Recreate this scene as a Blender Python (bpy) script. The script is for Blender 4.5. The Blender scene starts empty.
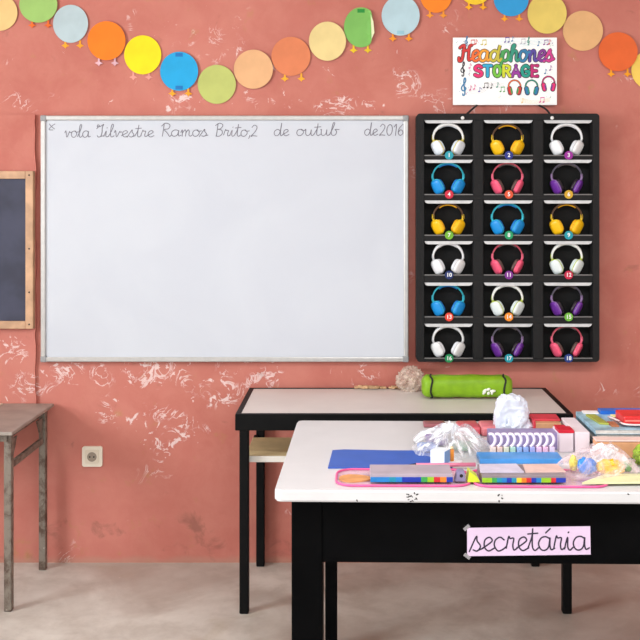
import bpy, bmesh, math, random
from mathutils import Vector, Matrix, noise
PI = math.pi
C = bpy.context.scene.collection
F = 1011.0          # focal length in pixels of the 640 frame
VX, VY, H = 350.0, 200.0, 1.6   # vanishing point of the room axis, eye height
WALL = 4.46

# ------------------------------------------------------------------ materials
def s2l(c):
    def f(v):
        v /= 255.0
        return v / 12.92 if v <= 0.04045 else ((v + 0.055) / 1.055) ** 2.4
    return (f(c[0]), f(c[1]), f(c[2]), 1.0)

_mats = {}
def new_mat(name):
    m = bpy.data.materials.new(name); m.use_nodes = True
    nt = m.node_tree
    return m, nt, nt.nodes['Principled BSDF'], nt.nodes['Material Output']

def node(nt, kind, **kw):
    n = nt.nodes.new(kind)
    for k, v in kw.items():
        if k.startswith('in_'):
            n.inputs[k[3:].replace('_', ' ')].default_value = v
        else:
            setattr(n, k, v)
    return n

def mixc(nt, fac, a, b):
    n = nt.nodes.new('ShaderNodeMix'); n.data_type = 'RGBA'
    for sock, v in ((n.inputs[0], fac), (n.inputs[6], a), (n.inputs[7], b)):
        if hasattr(v, 'is_output'): nt.links.new(v, sock)
        else: sock.default_value = v
    return n.outputs[2]

def math_(nt, op, a, b=0.0, clamp=False):
    n = nt.nodes.new('ShaderNodeMath'); n.operation = op; n.use_clamp = clamp
    for i, v in enumerate((a, b)):
        if hasattr(v, 'is_output'): nt.links.new(v, n.inputs[i])
        else: n.inputs[i].default_value = v
    return n.outputs[0]

def nz(nt, co, scale, detail=3.0, rough=0.55, dist=0.0):
    n = node(nt, 'ShaderNodeTexNoise')
    n.inputs['Scale'].default_value = scale; n.inputs['Detail'].default_value = detail
    n.inputs['Roughness'].default_value = rough; n.inputs['Distortion'].default_value = dist
    nt.links.new(co, n.inputs['Vector'])
    return n.outputs['Fac']

def ramp(nt, v, lo, hi):
    n = nt.nodes.new('ShaderNodeMapRange'); n.interpolation_type = 'SMOOTHSTEP'
    nt.links.new(v, n.inputs[0]); n.inputs[1].default_value = lo; n.inputs[2].default_value = hi
    return n.outputs[0]

def mat(name, rgb, rough=0.6, var=0.08, scale=20.0, metal=0.0, bump=0.0, spec=0.4, trans=0.0):
    """plain surface whose colour wanders a little with a noise"""
    key = name
    if key in _mats: return _mats[key]
    m, nt, p, out = new_mat(name)
    co = node(nt, 'ShaderNodeTexCoord').outputs['Object']
    f = nz(nt, co, scale)
    c = s2l(rgb)
    lo = tuple(max(0, v * (1 - var)) for v in c[:3]) + (1,)
    hi = tuple(min(1, v * (1 + var)) for v in c[:3]) + (1,)
    nt.links.new(mixc(nt, ramp(nt, f, .3, .7), lo, hi), p.inputs['Base Color'])
    p.inputs['Roughness'].default_value = rough; p.inputs['Metallic'].default_value = metal
    p.inputs['Specular IOR Level'].default_value = spec
    if bump:
        b = node(nt, 'ShaderNodeBump'); b.inputs['Strength'].default_value = bump; b.inputs['Distance'].default_value = .004
        nt.links.new(nz(nt, co, scale * 3), b.inputs['Height']); nt.links.new(b.outputs[0], p.inputs['Normal'])
    if trans:
        t = node(nt, 'ShaderNodeBsdfTransparent'); mx = node(nt, 'ShaderNodeMixShader')
        mx.inputs[0].default_value = trans
        nt.links.new(p.outputs[0], mx.inputs[1]); nt.links.new(t.outputs[0], mx.inputs[2])
        nt.links.new(mx.outputs[0], out.inputs[0])
    _mats[key] = m
    return m

def film(name, rgb, base, amp, scale, radial=False):
    """thin clear plastic: mostly see-through, whiter on folds and at grazing angles"""
    if name in _mats: return _mats[name]
    m, nt, p, out = new_mat(name)
    co = node(nt, 'ShaderNodeTexCoord').outputs['Object']
    p.inputs['Base Color'].default_value = s2l(rgb); p.inputs['Roughness'].default_value = .18
    p.inputs['Specular IOR Level'].default_value = .8
    lw = node(nt, 'ShaderNodeLayerWeight'); lw.inputs[0].default_value = .35
    n = ramp(nt, nz(nt, co, scale, 4, .6, .8), .45, .72)
    if radial:
        sp = node(nt, 'ShaderNodeSeparateXYZ'); nt.links.new(co, sp.inputs[0]); cb = node(nt, 'ShaderNodeCombineXYZ')
        nt.links.new(math_(nt, 'MULTIPLY', math_(nt, 'ARCTAN2', sp.outputs[1], sp.outputs[0]), 1.6), cb.inputs[0])
        d2 = math_(nt, 'SQRT', math_(nt, 'ADD', math_(nt, 'MULTIPLY', sp.outputs[0], sp.outputs[0]), math_(nt, 'MULTIPLY', sp.outputs[1], sp.outputs[1])))
        nt.links.new(math_(nt, 'MULTIPLY', d2, 5.0), cb.inputs[1])
        rn = nz(nt, cb.outputs[0], 2.7, 5, .62, .9)
        n = math_(nt, 'MAXIMUM', math_(nt, 'MULTIPLY', n, .45), ramp(nt, rn, .46, .64))
        n = math_(nt, 'MAXIMUM', n, ramp(nt, d2, .045, .01))
    f = math_(nt, 'ADD', math_(nt, 'MULTIPLY', n, amp), base)
    f = math_(nt, 'ADD', f, math_(nt, 'MULTIPLY', lw.outputs['Facing'], .35), True)
    t = node(nt, 'ShaderNodeBsdfTransparent'); mx = node(nt, 'ShaderNodeMixShader')
    nt.links.new(f, mx.inputs[0]); nt.links.new(t.outputs[0], mx.inputs[1]); nt.links.new(p.outputs[0], mx.inputs[2])
    nt.links.new(mx.outputs[0], out.inputs[0])
    b = node(nt, 'ShaderNodeBump'); b.inputs['Strength'].default_value = .6; b.inputs['Distance'].default_value = .01
    nt.links.new(nz(nt, co, scale * 1.4, 3, .6, 1.2), b.inputs['Height']); nt.links.new(b.outputs[0], p.inputs['Normal'])
    _mats[name] = m
    return m

# ------------------------------------------------------------------ placing
def wx(px, Y=WALL): return (px - VX) * Y / F
def wz(py, Y=WALL): return H - (py - VY) * Y / F
DESK = .79
def onto(px, py, z=DESK):
    """the point of the horizontal plane z that the photo shows at this pixel"""
    Y = F * (H - z) / (py - VY)
    return Vector(((px - VX) * Y / F, Y, z))

# ------------------------------------------------------------------ mesh helpers
def B(): return bmesh.new()

def box(bm, x0, x1, y0, y1, z0, z1, bev=0.0, seg=2, mi=0):
    r = bmesh.ops.create_cube(bm, size=1.0)
    vs = r['verts']
    for v in vs:
        v.co = Vector((x0 + (v.co.x + .5) * (x1 - x0), y0 + (v.co.y + .5) * (y1 - y0), z0 + (v.co.z + .5) * (z1 - z0)))
    fs = {f for v in vs for f in v.link_faces}
    for f in fs: f.material_index = mi
    if bev > 0:
        es = list({e for v in vs for e in v.link_edges})
        bmesh.ops.bevel(bm, geom=es, offset=bev, segments=seg, affect='EDGES', profile=.5)
    return vs

def prism(bm, pts, y0, y1, mi=0):
    """outline in x,z pushed from y0 to y1"""
    a = [bm.verts.new((x, y0, z)) for x, z in pts]; b = [bm.verts.new((x, y1, z)) for x, z in pts]
    n = len(pts); fs = [bm.faces.new(a), bm.faces.new(b[::-1])]
    for i in range(n): fs.append(bm.faces.new((a[i], b[i], b[(i + 1) % n], a[(i + 1) % n])))
    for f in fs: f.material_index = mi
    bmesh.ops.recalc_face_normals(bm, faces=fs)

def slab(bm, pts, z0, z1, mi=0):
    """outline in x,y pushed from z0 to z1"""
    a = [bm.verts.new((x, y, z0)) for x, y in pts]; b = [bm.verts.new((x, y, z1)) for x, y in pts]
    n = len(pts); fs = [bm.faces.new(a), bm.faces.new(b[::-1])]
    for i in range(n): fs.append(bm.faces.new((a[i], b[i], b[(i + 1) % n], a[(i + 1) % n])))
    for f in fs: f.material_index = mi
    bmesh.ops.recalc_face_normals(bm, faces=fs)

def rrect(x0, x1, y0, y1, r, seg=6):
    pts = []
    for cx, cy, a0 in ((x1 - r, y1 - r, 0), (x0 + r, y1 - r, 90), (x0 + r, y0 + r, 180), (x1 - r, y0 + r, 270)):
        for i in range(seg + 1):
            a = math.radians(a0 + 90 * i / seg); pts.append((cx + r * math.cos(a), cy + r * math.sin(a)))
    return pts

def smooth_path(pts, n=6, closed=False):
    P = [Vector(p) for p in pts]
    if len(P) < 3: return P
    out = []
    m = len(P)
    for i in range(m if closed else m - 1):
        p0 = P[(i - 1) % m] if closed or i > 0 else P[0] * 2 - P[1]
        p1 = P[i]; p2 = P[(i + 1) % m]
        p3 = P[(i + 2) % m] if closed or i + 2 < m else P[-1] * 2 - P[-2]
        for k in range(n):
            t = k / n
            out.append(.5 * ((2 * p1) + (p2 - p0) * t + (2 * p0 - 5 * p1 + 4 * p2 - p3) * t * t + (3 * p1 - p0 - 3 * p2 + p3) * t ** 3))
    if not closed: out.append(P[-1])
    return out

def tube(bm, pts, rad, seg=8, closed=False, mi=0, flat=None, up=Vector((0, 1, 0))):
    """sweep of a round (or flat=(a,b) elliptic) section; rad may be a list"""
    P = [Vector(p) for p in pts]; n = len(P); rings = []
    for i, p in enumerate(P):
        a = P[(i - 1) % n] if closed or i else P[i]; b = P[(i + 1) % n] if closed or i < n - 1 else P[i]
        t = (b - a).normalized()
        u = t.cross(up)
        if u.length < 1e-4: u = t.cross(Vector((1, 0, 0)))
        u.normalize(); w = u.cross(t).normalized()
        r = rad[i] if isinstance(rad, (list, tuple)) else rad
        ra, rb = (r, r) if flat is None else (r * flat[0], r * flat[1])
        rings.append([bm.verts.new(p + u * ra * math.cos(2 * PI * k / seg) + w * rb * math.sin(2 * PI * k / seg)) for k in range(seg)])
    fs = []
    for i in range(n if closed else n - 1):
        A, Bq = rings[i], rings[(i + 1) % n]
        for k in range(seg): fs.append(bm.faces.new((A[k], A[(k + 1) % seg], Bq[(k + 1) % seg], Bq[k])))
    if not closed: fs += [bm.faces.new(rings[0][::-1]), bm.faces.new(rings[-1])]
    for f in fs: f.material_index = mi; f.smooth = True
    bmesh.ops.recalc_face_normals(bm, faces=fs)

def blob(bm, c, r, sub=3, power=1.0, mi=0, rot=None, fn=None):
    """rounded lump: power < 1 makes it boxier"""
    res = bmesh.ops.create_icosphere(bm, subdivisions=sub, radius=1.0)
    for v in res['verts']:
        q = v.co.copy()
        if power != 1.0: q = Vector([math.copysign(abs(k) ** power, k) for k in q])
        if fn: q = fn(q)
        q = Vector((q.x * r[0], q.y * r[1], q.z * r[2]))
        if rot: q = rot @ q
        v.co = q + Vector(c)
    for v in res['verts']:
        for f in v.link_faces: f.material_index = mi; f.smooth = True

def crumple(bm, c, r, seed, amp=.3, freq=1.6, sub=5, floor=True):
    """ridged crumpled lump, flat underneath"""
    off = Vector((seed * 7.3, seed * 3.1, seed * 1.7))
    def f(q):
        d = q.normalized()
        v = 0; fr = freq; a = amp
        for _ in range(3):
            v += a * (1 - 2 * abs(noise.noise(d * fr + off))); fr *= 2.1; a *= .55
        return d * (1 + v - amp * .6)
    before = set(bm.verts)
    blob(bm, c, r, sub, fn=f)
    if floor:
        z0 = c[2] - r[2] * .9
        for v in bm.verts:
            if v not in before and v.co.z < z0: v.co.z = z0

def rot_about(bm, ang, axis, pivot, verts=None):
    bmesh.ops.rotate(bm, cent=Vector(pivot), matrix=Matrix.Rotation(ang, 3, axis), verts=verts or bm.verts[:])

def obj(name, bm, m, parent=None, loc=(0, 0, 0), smooth=None):
    me = bpy.data.meshes.new(name); bm.to_mesh(me); bm.free()
    for mm in (m if isinstance(m, (list, tuple)) else [m]): me.materials.append(mm)
    if smooth is not None:
        me.polygons.foreach_set('use_smooth', [smooth] * len(me.polygons))
    o = bpy.data.objects.new(name, me); C.objects.link(o); o.location = loc
    if parent: o.parent = parent
    return o

def tag(o, label, cat, group=None, kind=None):
    o['label'] = label; o['category'] = cat
    if group: o['group'] = group
    if kind: o['kind'] = kind
    return o

def thing(name, label, cat, loc=(0, 0, 0), rz=0.0, group=None):
    o = bpy.data.objects.new(name, None); C.objects.link(o)
    o.location = loc; o.rotation_euler = (0, 0, rz); o.empty_display_size = .05
    return tag(o, label, cat, group)

def single(name, bm, m, label, cat, loc=(0, 0, 0), rz=0.0, group=None, smooth=None):
    o = obj(name, bm, m, None, loc, smooth); o.rotation_euler = (0, 0, rz)
    return tag(o, label, cat, group)

def struct(name, bm, m, parent=None, loc=(0, 0, 0)):
    o = obj(name, bm, m, parent, loc)
    o['kind'] = 'structure'
    return o

# ------------------------------------------------------------------ pen strokes
def circ(cx, cy, rx, ry, n=12, a0=90): return [(cx + rx * math.cos(math.radians(a0 + 360 * i / n)), cy + ry * math.sin(math.radians(a0 + 360 * i / n))) for i in range(n + 1)]
HAND = {  # cursive: strokes, advance; x-height 1, ascender 2
 'a': ([[(.9,.85),(.6,1),(.25,.9),(.05,.5),(.2,.1),(.5,0),(.8,.25),(.92,.95),(.9,.4),(1.0,.05),(1.25,.15)]], 1.2),
 'b': ([[(0,.1),(.35,1.2),(.5,1.9),(.35,2.0),(.25,1.5),(.2,.4),(.45,0),(.75,.2),(.8,.7),(.6,.95),(1.1,.95)]], 1.1),
 'c': ([[(.8,.8),(.5,1),(.15,.8),(.05,.4),(.3,0),(.65,.08),(.95,.3)]], .95),
 'd': ([[(.85,.8),(.5,1),(.1,.7),(.1,.25),(.4,0),(.75,.25),(.95,1.2),(1.0,2.0),(.93,1.0),(.95,.2),(1.1,.0),(1.3,.2)]], 1.25),
 'e': ([[(0,.2),(.4,.45),(.75,.75),(.55,1.0),(.2,.8),(.15,.3),(.45,0),(.9,.2)]], .85),
 'h': ([[(0,.1),(.35,1.2),(.45,1.95),(.3,2.0),(.22,1.4),(.2,0)],[(.2,.5),(.5,.95),(.75,.85),(.78,.2),(.95,.02),(1.15,.2)]], 1.1),
 'i': ([[(0,.1),(.25,.95),(.25,.25),(.4,.0),(.65,.2)],[(.3,1.4),(.34,1.46)]], .62),
 'l': ([[(0,.1),(.35,1.1),(.5,1.8),(.35,2.0),(.22,1.6),(.22,.4),(.4,0),(.7,.2)]], .68),
 'm': ([[(0,.6),(.15,1),(.2,.0)],[(.2,.5),(.45,1),(.6,.8),(.6,0)],[(.6,.5),(.85,1),(1,.8),(1.02,.2),(1.2,.02),(1.4,.2)]], 1.4),
 'n': ([[(0,.6),(.15,1),(.2,0)],[(.2,.5),(.5,1),(.7,.8),(.72,.2),(.9,.02),(1.1,.2)]], 1.08),
 'o': ([[(.6,1),(.2,.9),(.05,.45),(.25,.03),(.6,.05),(.85,.5),(.65,.95),(.55,.9),(.8,.8),(1.1,.85)]], 1.0),
 'p': ([[(0,.3),(.2,1),(.15,0),(.1,-.9)],[(.15,.5),(.45,1),(.8,.8),(.8,.25),(.5,0),(.2,.15)]], .95),
 'r': ([[(0,.2),(.2,1.05),(.3,.9),(.58,.9),(.5,.4),(.58,.05),(.85,.2)]], .8),
 's': ([[(-.1,-.05),(.45,1.1),(.5,.75),(.75,.35),(.5,.0),(.2,.08)],[(.5,.02),(.95,.2)]], .9),
 't': ([[(0,.2),(.3,1.0),(.38,1.9),(.32,.4),(.5,.0),(.8,.2)],[(.0,1.3),(.75,1.38)]], .75),
 'u': ([[(0,.9),(.1,.95),(.12,.3),(.35,0),(.65,.25),(.75,.95),(.75,.3),(.9,0),(1.15,.2)]], 1.1),
 'v': ([[(0,.7),(.15,1),(.35,.0),(.7,.9),(.75,.75),(1,.8)]], .95),
 'á': ([[(.9,.85),(.6,1),(.25,.9),(.05,.5),(.2,.1),(.5,0),(.8,.25),(.92,.95),(.9,.4),(1.0,.05),(1.25,.15)],[(.6,1.4),(.95,1.85)]], 1.2),
 'S': ([[(0,1.3),(.3,1.75),(.1,1.9),(.05,1.6),(.5,1.7),(.85,2.0),(.7,1.5),(.72,.7),(.6,.1),(.3,.0),(.15,.2)],[(.6,.1),(1.05,.2)]], 1.0),
 'R': ([[(.3,2),(.28,1),(.22,0)],[(0,1.6),(.45,2.05),(1.0,1.8),(.9,1.2),(.4,1.05),(.8,.5),(1.1,0),(1.3,.15)]], 1.25),
 'B': ([[(.3,2),(.28,1),(.22,0)],[(0,1.7),(.5,2.05),(.95,1.75),(.7,1.2),(.35,1.1),(.85,.95),(.95,.4),(.6,0),(.2,.05)]], 1.15),
 'H': ([[(-.1,1.5),(.15,1.9),(.38,1.9),(.36,1),(.25,.1),(-.05,0),(-.1,.3)],[(1.15,2.0),(.95,1.75),(.95,.8),(1.02,.1),(1.3,.2)],[(.3,.95),(.95,1.1)]], 1.3),
 '2': ([[(0,1.4),(.3,1.75),(.65,1.45),(.5,.8),(.0,.02),(.25,.08),(.75,.02)]], .95),
 '0': ([circ(.4,.85,.38,.85)], 1.0),
 '1': ([[(.0,1.3),(.3,1.75),(.31,.8),(.3,0)]], .6),
 '6': ([[(.6,1.75),(.15,1.1),(.05,.4),(.35,0),(.7,.3),(.6,.75),(.3,.85),(.1,.5)]], .9),
 ',': ([[(.2,.15),(.22,.0),(.1,-.35)]], .4),
}
BLOCK = {
 'S': ([[(.65,.85),(.4,1),(.1,.85),(.12,.62),(.4,.5),(.65,.36),(.65,.13),(.35,0),(.05,.13)]], True),
 'T': ([[(0,1),(.7,1)],[(.35,1),(.35,0)]], False),
 'O': ([circ(.36,.5,.3,.5)], True),
 'R': ([[(.08,0),(.08,1),(.42,1),(.62,.88),(.62,.64),(.42,.5),(.1,.5)],[(.38,.5),(.68,0)]], False),
 'A': ([[(0,0),(.35,1),(.7,0)],[(.15,.33),(.55,.33)]], False),
 'G': ([[(.66,.82),(.4,1),(.12,.82),(.05,.45),(.2,.08),(.5,.02),(.68,.2),(.68,.45),(.42,.45)]], True),
 'E': ([[(.6,1),(.08,1),(.08,0),(.6,0)],[(.08,.5),(.5,.5)]], False),
}
_pen = [0]
def pen(bm, pts, w, off, mi=0, curve=True):
    """flat ink stroke with round ends on the plane y = -off"""
    P = smooth_path([Vector((x, 0, z)) for x, z in pts], 5) if curve and len(pts) > 2 else [Vector((x, 0, z)) for x, z in pts]
    _pen[0] = (_pen[0] + 1) % 7
    n = len(P); lift = lambda i: Vector((0, -off - _pen[0] * 2e-5 - i * 6e-6, 0))
    L, R = [], []
    for i in range(n):
        t = P[min(i + 1, n - 1)] - P[max(i - 1, 0)]
        if t.length < 1e-9: t = Vector((1, 0, 0))
        t.normalize(); s = Vector((-t.z, 0, t.x)) * w * .5
        L.append(bm.verts.new(P[i] + s + lift(i))); R.append(bm.verts.new(P[i] - s + lift(i)))
    for i in range(n - 1):
        f = bm.faces.new((L[i], R[i], R[i + 1], L[i + 1])); f.material_index = mi
    for j, p in enumerate((P[0], P[-1]) if curve else P):
        Y = lift(n + 3 + j * 3)
        f = bm.faces.new([bm.verts.new(p + Y + Vector((math.cos(2 * PI * k / 10), 0, math.sin(2 * PI * k / 10))) * w * .5) for k in range(10)])
        f.material_index = mi

def write(bm, word, x0, x1, z, xh, w, off, mi=0, slant=0.0, colors=None, edge=None, asc=1.0):
    tot = sum(HAND[c][1] for c in word); k = (x1 - x0) / tot; x = x0
    for j, c in enumerate(word):
        st, adv = HAND[c]
        for s in st:
            pts = [(x + (p[0] + slant * p[1]) * k, z + (p[1] if 0 <= p[1] <= 1 else 1 + (p[1] - 1) * asc if p[1] > 1 else p[1] * asc) * xh) for p in s]
            if edge is not None: pen(bm, pts, w * 1.5, off - .0008, edge)
            pen(bm, pts, w, off, mi if colors is None else colors[j])
        x += adv * k

def text_mesh(s, size, depth=.0008):
    cu = bpy.data.curves.new('numeral', 'FONT'); cu.body = s; cu.size = size; cu.align_x = 'CENTER'; cu.align_y = 'CENTER'
    cu.extrude = depth; cu.offset = size * .02
    t = bpy.data.objects.new('numeral_text', cu); C.objects.link(t)
    dg = bpy.context.evaluated_depsgraph_get()
    me = bpy.data.meshes.new_from_object(t.evaluated_get(dg))
    bpy.data.objects.remove(t); bpy.data.curves.remove(cu)
    me.transform(Matrix.Rotation(PI / 2, 4, 'X')); me.materials.clear()
    return me

# ================================================================== the room
def wall_material():
    m, nt, p, out = new_mat('peeling_pink_paint')
    co = node(nt, 'ShaderNodeTexCoord').outputs['Object']
    sep = node(nt, 'ShaderNodeSeparateXYZ'); nt.links.new(co, sep.inputs[0])
    X, Z = sep.outputs[0], sep.outputs[2]
    def region(blobs):
        acc = None
        for (px, py, rx, ry, a) in blobs:
            s = WALL / F
            dx = math_(nt, 'MULTIPLY', math_(nt, 'SUBTRACT', X, wx(px)), 1 / (rx * s))
            dz = math_(nt, 'MULTIPLY', math_(nt, 'SUBTRACT', Z, wz(py)), 1 / (ry * s))
            d = math_(nt, 'ADD', math_(nt, 'MULTIPLY', dx, dx), math_(nt, 'MULTIPLY', dz, dz))
            v = math_(nt, 'MULTIPLY', math_(nt, 'SUBTRACT', 1.0, d, True), a)
            acc = v if acc is None else math_(nt, 'MAXIMUM', acc, v)
        return acc
    big = ramp(nt, nz(nt, co, 1.3, 4, .6), .32, .68)
    fine = ramp(nt, nz(nt, co, 7, 5, .65, .4), .3, .75)
    col = mixc(nt, big, s2l((182, 104, 92)), s2l((196, 119, 107)))
    col = mixc(nt, math_(nt, 'MULTIPLY', fine, .35), col, s2l((208, 140, 124)))
    # white scuffs and flaked paint
    peel = region([(72, 370, 45, 16, 1), (150, 374, 70, 20, 1), (168, 436, 46, 32, 1.15), (122, 412, 34, 24, .95), (222, 392, 42, 22, .95),
                   (250, 374, 60, 20, .7), (330, 378, 60, 14, .45), (12, 352, 22, 20, .9), (30, 388, 30, 26, .9), (190, 105, 55, 14, .8), (182, 100, 24, 12, .9),
                   (120, 100, 20, 10, .5), (290, 100, 70, 14, .8), (352, 106, 60, 14, 1.0), (402, 84, 22, 20, .9), (155, 22, 36, 20, .5),
                   (235, 28, 30, 34, .45), (335, 62, 26, 22, .6), (30, 102, 40, 14, .6), (440, 100, 22, 30, .35), (585, 385, 40, 20, .3)])
    n = nz(nt, co, 15, 6, .66, 1.4)
    th = math_(nt, 'ADD', n, math_(nt, 'MULTIPLY', peel, .17))
    mask = ramp(nt, th, .70, .75)
    rid = math_(nt, 'ABSOLUTE', math_(nt, 'SUBTRACT', nz(nt, co, 9, 4, .6, 1.8), .5))
    fil = math_(nt, 'SUBTRACT', 1.0, ramp(nt, rid, .004, .03))
    fil = math_(nt, 'MULTIPLY', fil, ramp(nt, math_(nt, 'ADD', nz(nt, co, 6, 3, .5, .5), math_(nt, 'MULTIPLY', peel, .2)), .62, .72))
    mask = math_(nt, 'MAXIMUM', mask, math_(nt, 'MULTIPLY', fil, .9))
    col = mixc(nt, math_(nt, 'MULTIPLY', mask, .8), col, s2l((234, 212, 210)))
    # damp and grime near the floor
    dirt = region([(108, 532, 26, 18, 1), (205, 536, 34, 34, 1), (58, 536, 24, 26, .8), (160, 525, 30, 14, .6), (280, 548, 60, 16, .6), (10, 555, 60, 12, .7),
                   (395, 545, 70, 30, .7), (470, 556, 70, 12, .7)])
    dm = ramp(nt, math_(nt, 'ADD', nz(nt, co, 9, 5, .6, .5), math_(nt, 'MULTIPLY', dirt, .22)), .64, .82)
    col = mixc(nt, math_(nt, 'MULTIPLY', dm, .5), col, s2l((112, 74, 62)))
    moss = ramp(nt, math_(nt, 'ADD', nz(nt, co, 12, 4), math_(nt, 'MULTIPLY', region([(20, 546, 22, 18, 1)]), .22)), .62, .8)
    col = mixc(nt, math_(nt, 'MULTIPLY', moss, .35), col, s2l((170, 140, 70)))
    foot = ramp(nt, math_(nt, 'ADD', Z, math_(nt, 'MULTIPLY', nz(nt, co, 8, 4), -.05)), .012, -.02)
    col = mixc(nt, math_(nt, 'MULTIPLY', foot, .5), col, s2l((176, 140, 122)))
    nt.links.new(col, p.inputs['Base Color'])
    p.inputs['Roughness'].default_value = .62; p.inputs['Specular IOR Level'].default_value = .3
    b = node(nt, 'ShaderNodeBump'); b.inputs['Strength'].default_value = .35; b.inputs['Distance'].default_value = .01
    hgt = math_(nt, 'ADD', math_(nt, 'MULTIPLY', nz(nt, co, 5, 5, .6), .8), math_(nt, 'MULTIPLY', mask, -.15))
    nt.links.new(hgt, b.inputs['Height']); nt.links.new(b.outputs[0], p.inputs['Normal'])
    return m

def floor_material():
    m, nt, p, out = new_mat('dusty_concrete')
    co = node(nt, 'ShaderNodeTexCoord').outputs['Object']
    a = ramp(nt, nz(nt, co, 1.6, 5, .6, .6), .3, .7)
    b_ = ramp(nt, nz(nt, co, 6, 6, .65, .3), .35, .75)
    col = mixc(nt, a, s2l((178, 168, 159)), s2l((216, 210, 202)))
    col = mixc(nt, math_(nt, 'MULTIPLY', b_, .55), col, s2l((160, 148, 138)))
    g = ramp(nt, nz(nt, co, 2.6, 4, .6, 1.0), .58, .78)
    col = mixc(nt, math_(nt, 'MULTIPLY', g, .4), col, s2l((158, 140, 108)))
    w = ramp(nt, nz(nt, co, 30, 3, .6), .7, .76)
    col = mixc(nt, math_(nt, 'MULTIPLY', w, .35), col, s2l((224, 214, 204)))
    nt.links.new(col, p.inputs['Base Color'])
    nt.links.new(math_(nt, 'ADD', math_(nt, 'MULTIPLY', a, .2), .42), p.inputs['Roughness'])
    b = node(nt, 'ShaderNodeBump'); b.inputs['Strength'].default_value = .2; b.inputs['Distance'].default_value = .006
    nt.links.new(nz(nt, co, 14, 5), b.inputs['Height']); nt.links.new(b.outputs[0], p.inputs['Normal'])
    return m

PINK = wall_material(); CONC = floor_material(); CREAM = mat('cream_wall_paint', (226, 208, 198), .7, .04, 3)
XL, XR, YB, ZT = -3.4, 3.4, -2.6, 3.1
bm = B(); box(bm, XL, XR, YB, WALL + .2, -.1, 0); struct('floor', bm, CONC)
bm = B(); box(bm, XL, XR, WALL, WALL + .2, 0, ZT)
# thicker coat of plaster left of the whiteboard, with a broken right-hand edge
rnd = random.Random(4)
edge = []
ztop, zbot = wz(115), wz(405)
for i in range(34):
    t = i / 33; z = ztop + (zbot - ztop) * t
    edge.append((wx(36.5) + rnd.uniform(-.004, .004), z))
prism(bm, [(XL, ztop + .004)] + edge + [(XL, wz(405))], WALL - .016, WALL + .01)
struct('wall_back', bm, PINK)
bm = B(); box(bm, XR, XR + .2, YB, WALL + .2, -.1, ZT); struct('wall_right', bm, CREAM)
WY0, WY1, WZ0, WZ1 = .55, 2.5, 1.15, 2.65
bm = B()
box(bm, XL - .2, XL, YB, WY0, -.1, ZT); box(bm, XL - .2, XL, WY1, WALL + .2, -.1, ZT)
box(bm, XL - .2, XL, WY0, WY1, -.1, WZ0); box(bm, XL - .2, XL, WY0, WY1, WZ1, ZT)
struct('wall_left', bm, CREAM)
CEIL = mat('whitewashed_ceiling', (226, 218, 208), .8, .03, 2)
bm = B(); box(bm, XL, XR, YB, WALL + .2, ZT, ZT + .1); struct('ceiling', bm, CEIL)
WOODP = mat('painted_window_wood', (205, 200, 190), .5, .05, 6)
bm = B()
for a, b_ in ((WY0, WY0 + .05), (WY1 - .05, WY1), ((WY0 + WY1) / 2 - .02, (WY0 + WY1) / 2 + .02)): box(bm, XL - .13, XL - .07, a, b_, WZ0, WZ1, .004)
for a, b_ in ((WZ0, WZ0 + .05), (WZ1 - .05, WZ1)): box(bm, XL - .129, XL - .071, WY0 + .05, WY1 - .05, a, b_, .004)
struct('window_1', bm, WOODP)

# ================================================================== whiteboard
WBY = 4.428
ALU = mat('brushed_aluminium', (196, 194, 192), .35, .04, 40, .6)
def board_material():
    m, nt, p, out = new_mat('whiteboard_enamel')
    co = node(nt, 'ShaderNodeTexCoord').outputs['Object']
    smear = ramp(nt, nz(nt, co, 2.2, 4, .5, .8), .3, .7)
    nt.links.new(mixc(nt, smear, s2l((198, 202, 212)), s2l((203, 207, 216))), p.inputs['Base Color'])
    p.inputs['Roughness'].default_value = .3; p.inputs['Specular IOR Level'].default_value = .35
    return m
x0, x1, z0, z1 = wx(40.5, WBY), wx(408.5, WBY), wz(362, WBY), wz(115.5, WBY)
cx, cz = (x0 + x1) / 2, z0
wb = thing('whiteboard', 'large white board with aluminium frame and handwriting along its top', 'whiteboard', (cx, WALL, cz))
hw, hh = (x1 - x0) / 2, z1 - z0
bm = B(); box(bm, -hw + .012, hw - .012, -.024, -.012, .012, hh - .012); obj('writing_surface', bm, board_material(), wb)
bm = B(); fw = .021
box(bm, -hw, -hw + fw, -.034, -.010, .02, hh - .02, .004); box(bm, hw - fw, hw, -.034, -.010, .02, hh - .02, .004)
box(bm, -hw + .02, hw - .02, -.034, -.010, 0, fw, .004); box(bm, -hw + .02, hw - .02, -.034, -.010, hh - fw, hh, .004)
obj('frame', bm, ALU, wb)
GREYP = mat('grey_plastic', (150, 150, 152), .5, .04)
for sx in (-1, 1):
    for zz in (.0125, hh - .0125):
        bm = B(); box(bm, sx * (hw - .0125) - .0138, sx * (hw - .0125) + .0138, -.036, -.008, zz - .0138, zz + .0138, .005, 3); obj('corner_cap', bm, GREYP, wb)
MARK = mat('marker_ink', (112, 108, 120), .6, .1)
def wbx(px): return wx(px, WBY + .008) - cx
def wbz(py): return wz(py, WBY + .008) - cz
for wd, a, b_, yb in (('vola', 64.5, 90, 137.3), ('Silvestre', 96, 153.5, 137), ('Ramos', 160.5, 207.5, 136.3), ('Brito,2', 214.5, 258.5, 136.3),
                      ('de', 273.5, 288.5, 135.8), ('outub', 296, 338.5, 135.6), ('de', 364, 377.5, 135.4), ('2016', 379.5, 404, 135.4)):
    bm = B(); write(bm, wd, wbx(a), wbx(b_), wbz(yb), .028, .0031, .0250, slant=.08); obj('handwriting', bm, MARK, wb)
bm = B(); pen(bm, [(wbx(48.5), wbz(119)), (wbx(53), wbz(119.2))], .007, .0246); obj('dash_mark', bm, MARK, wb)
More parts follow.
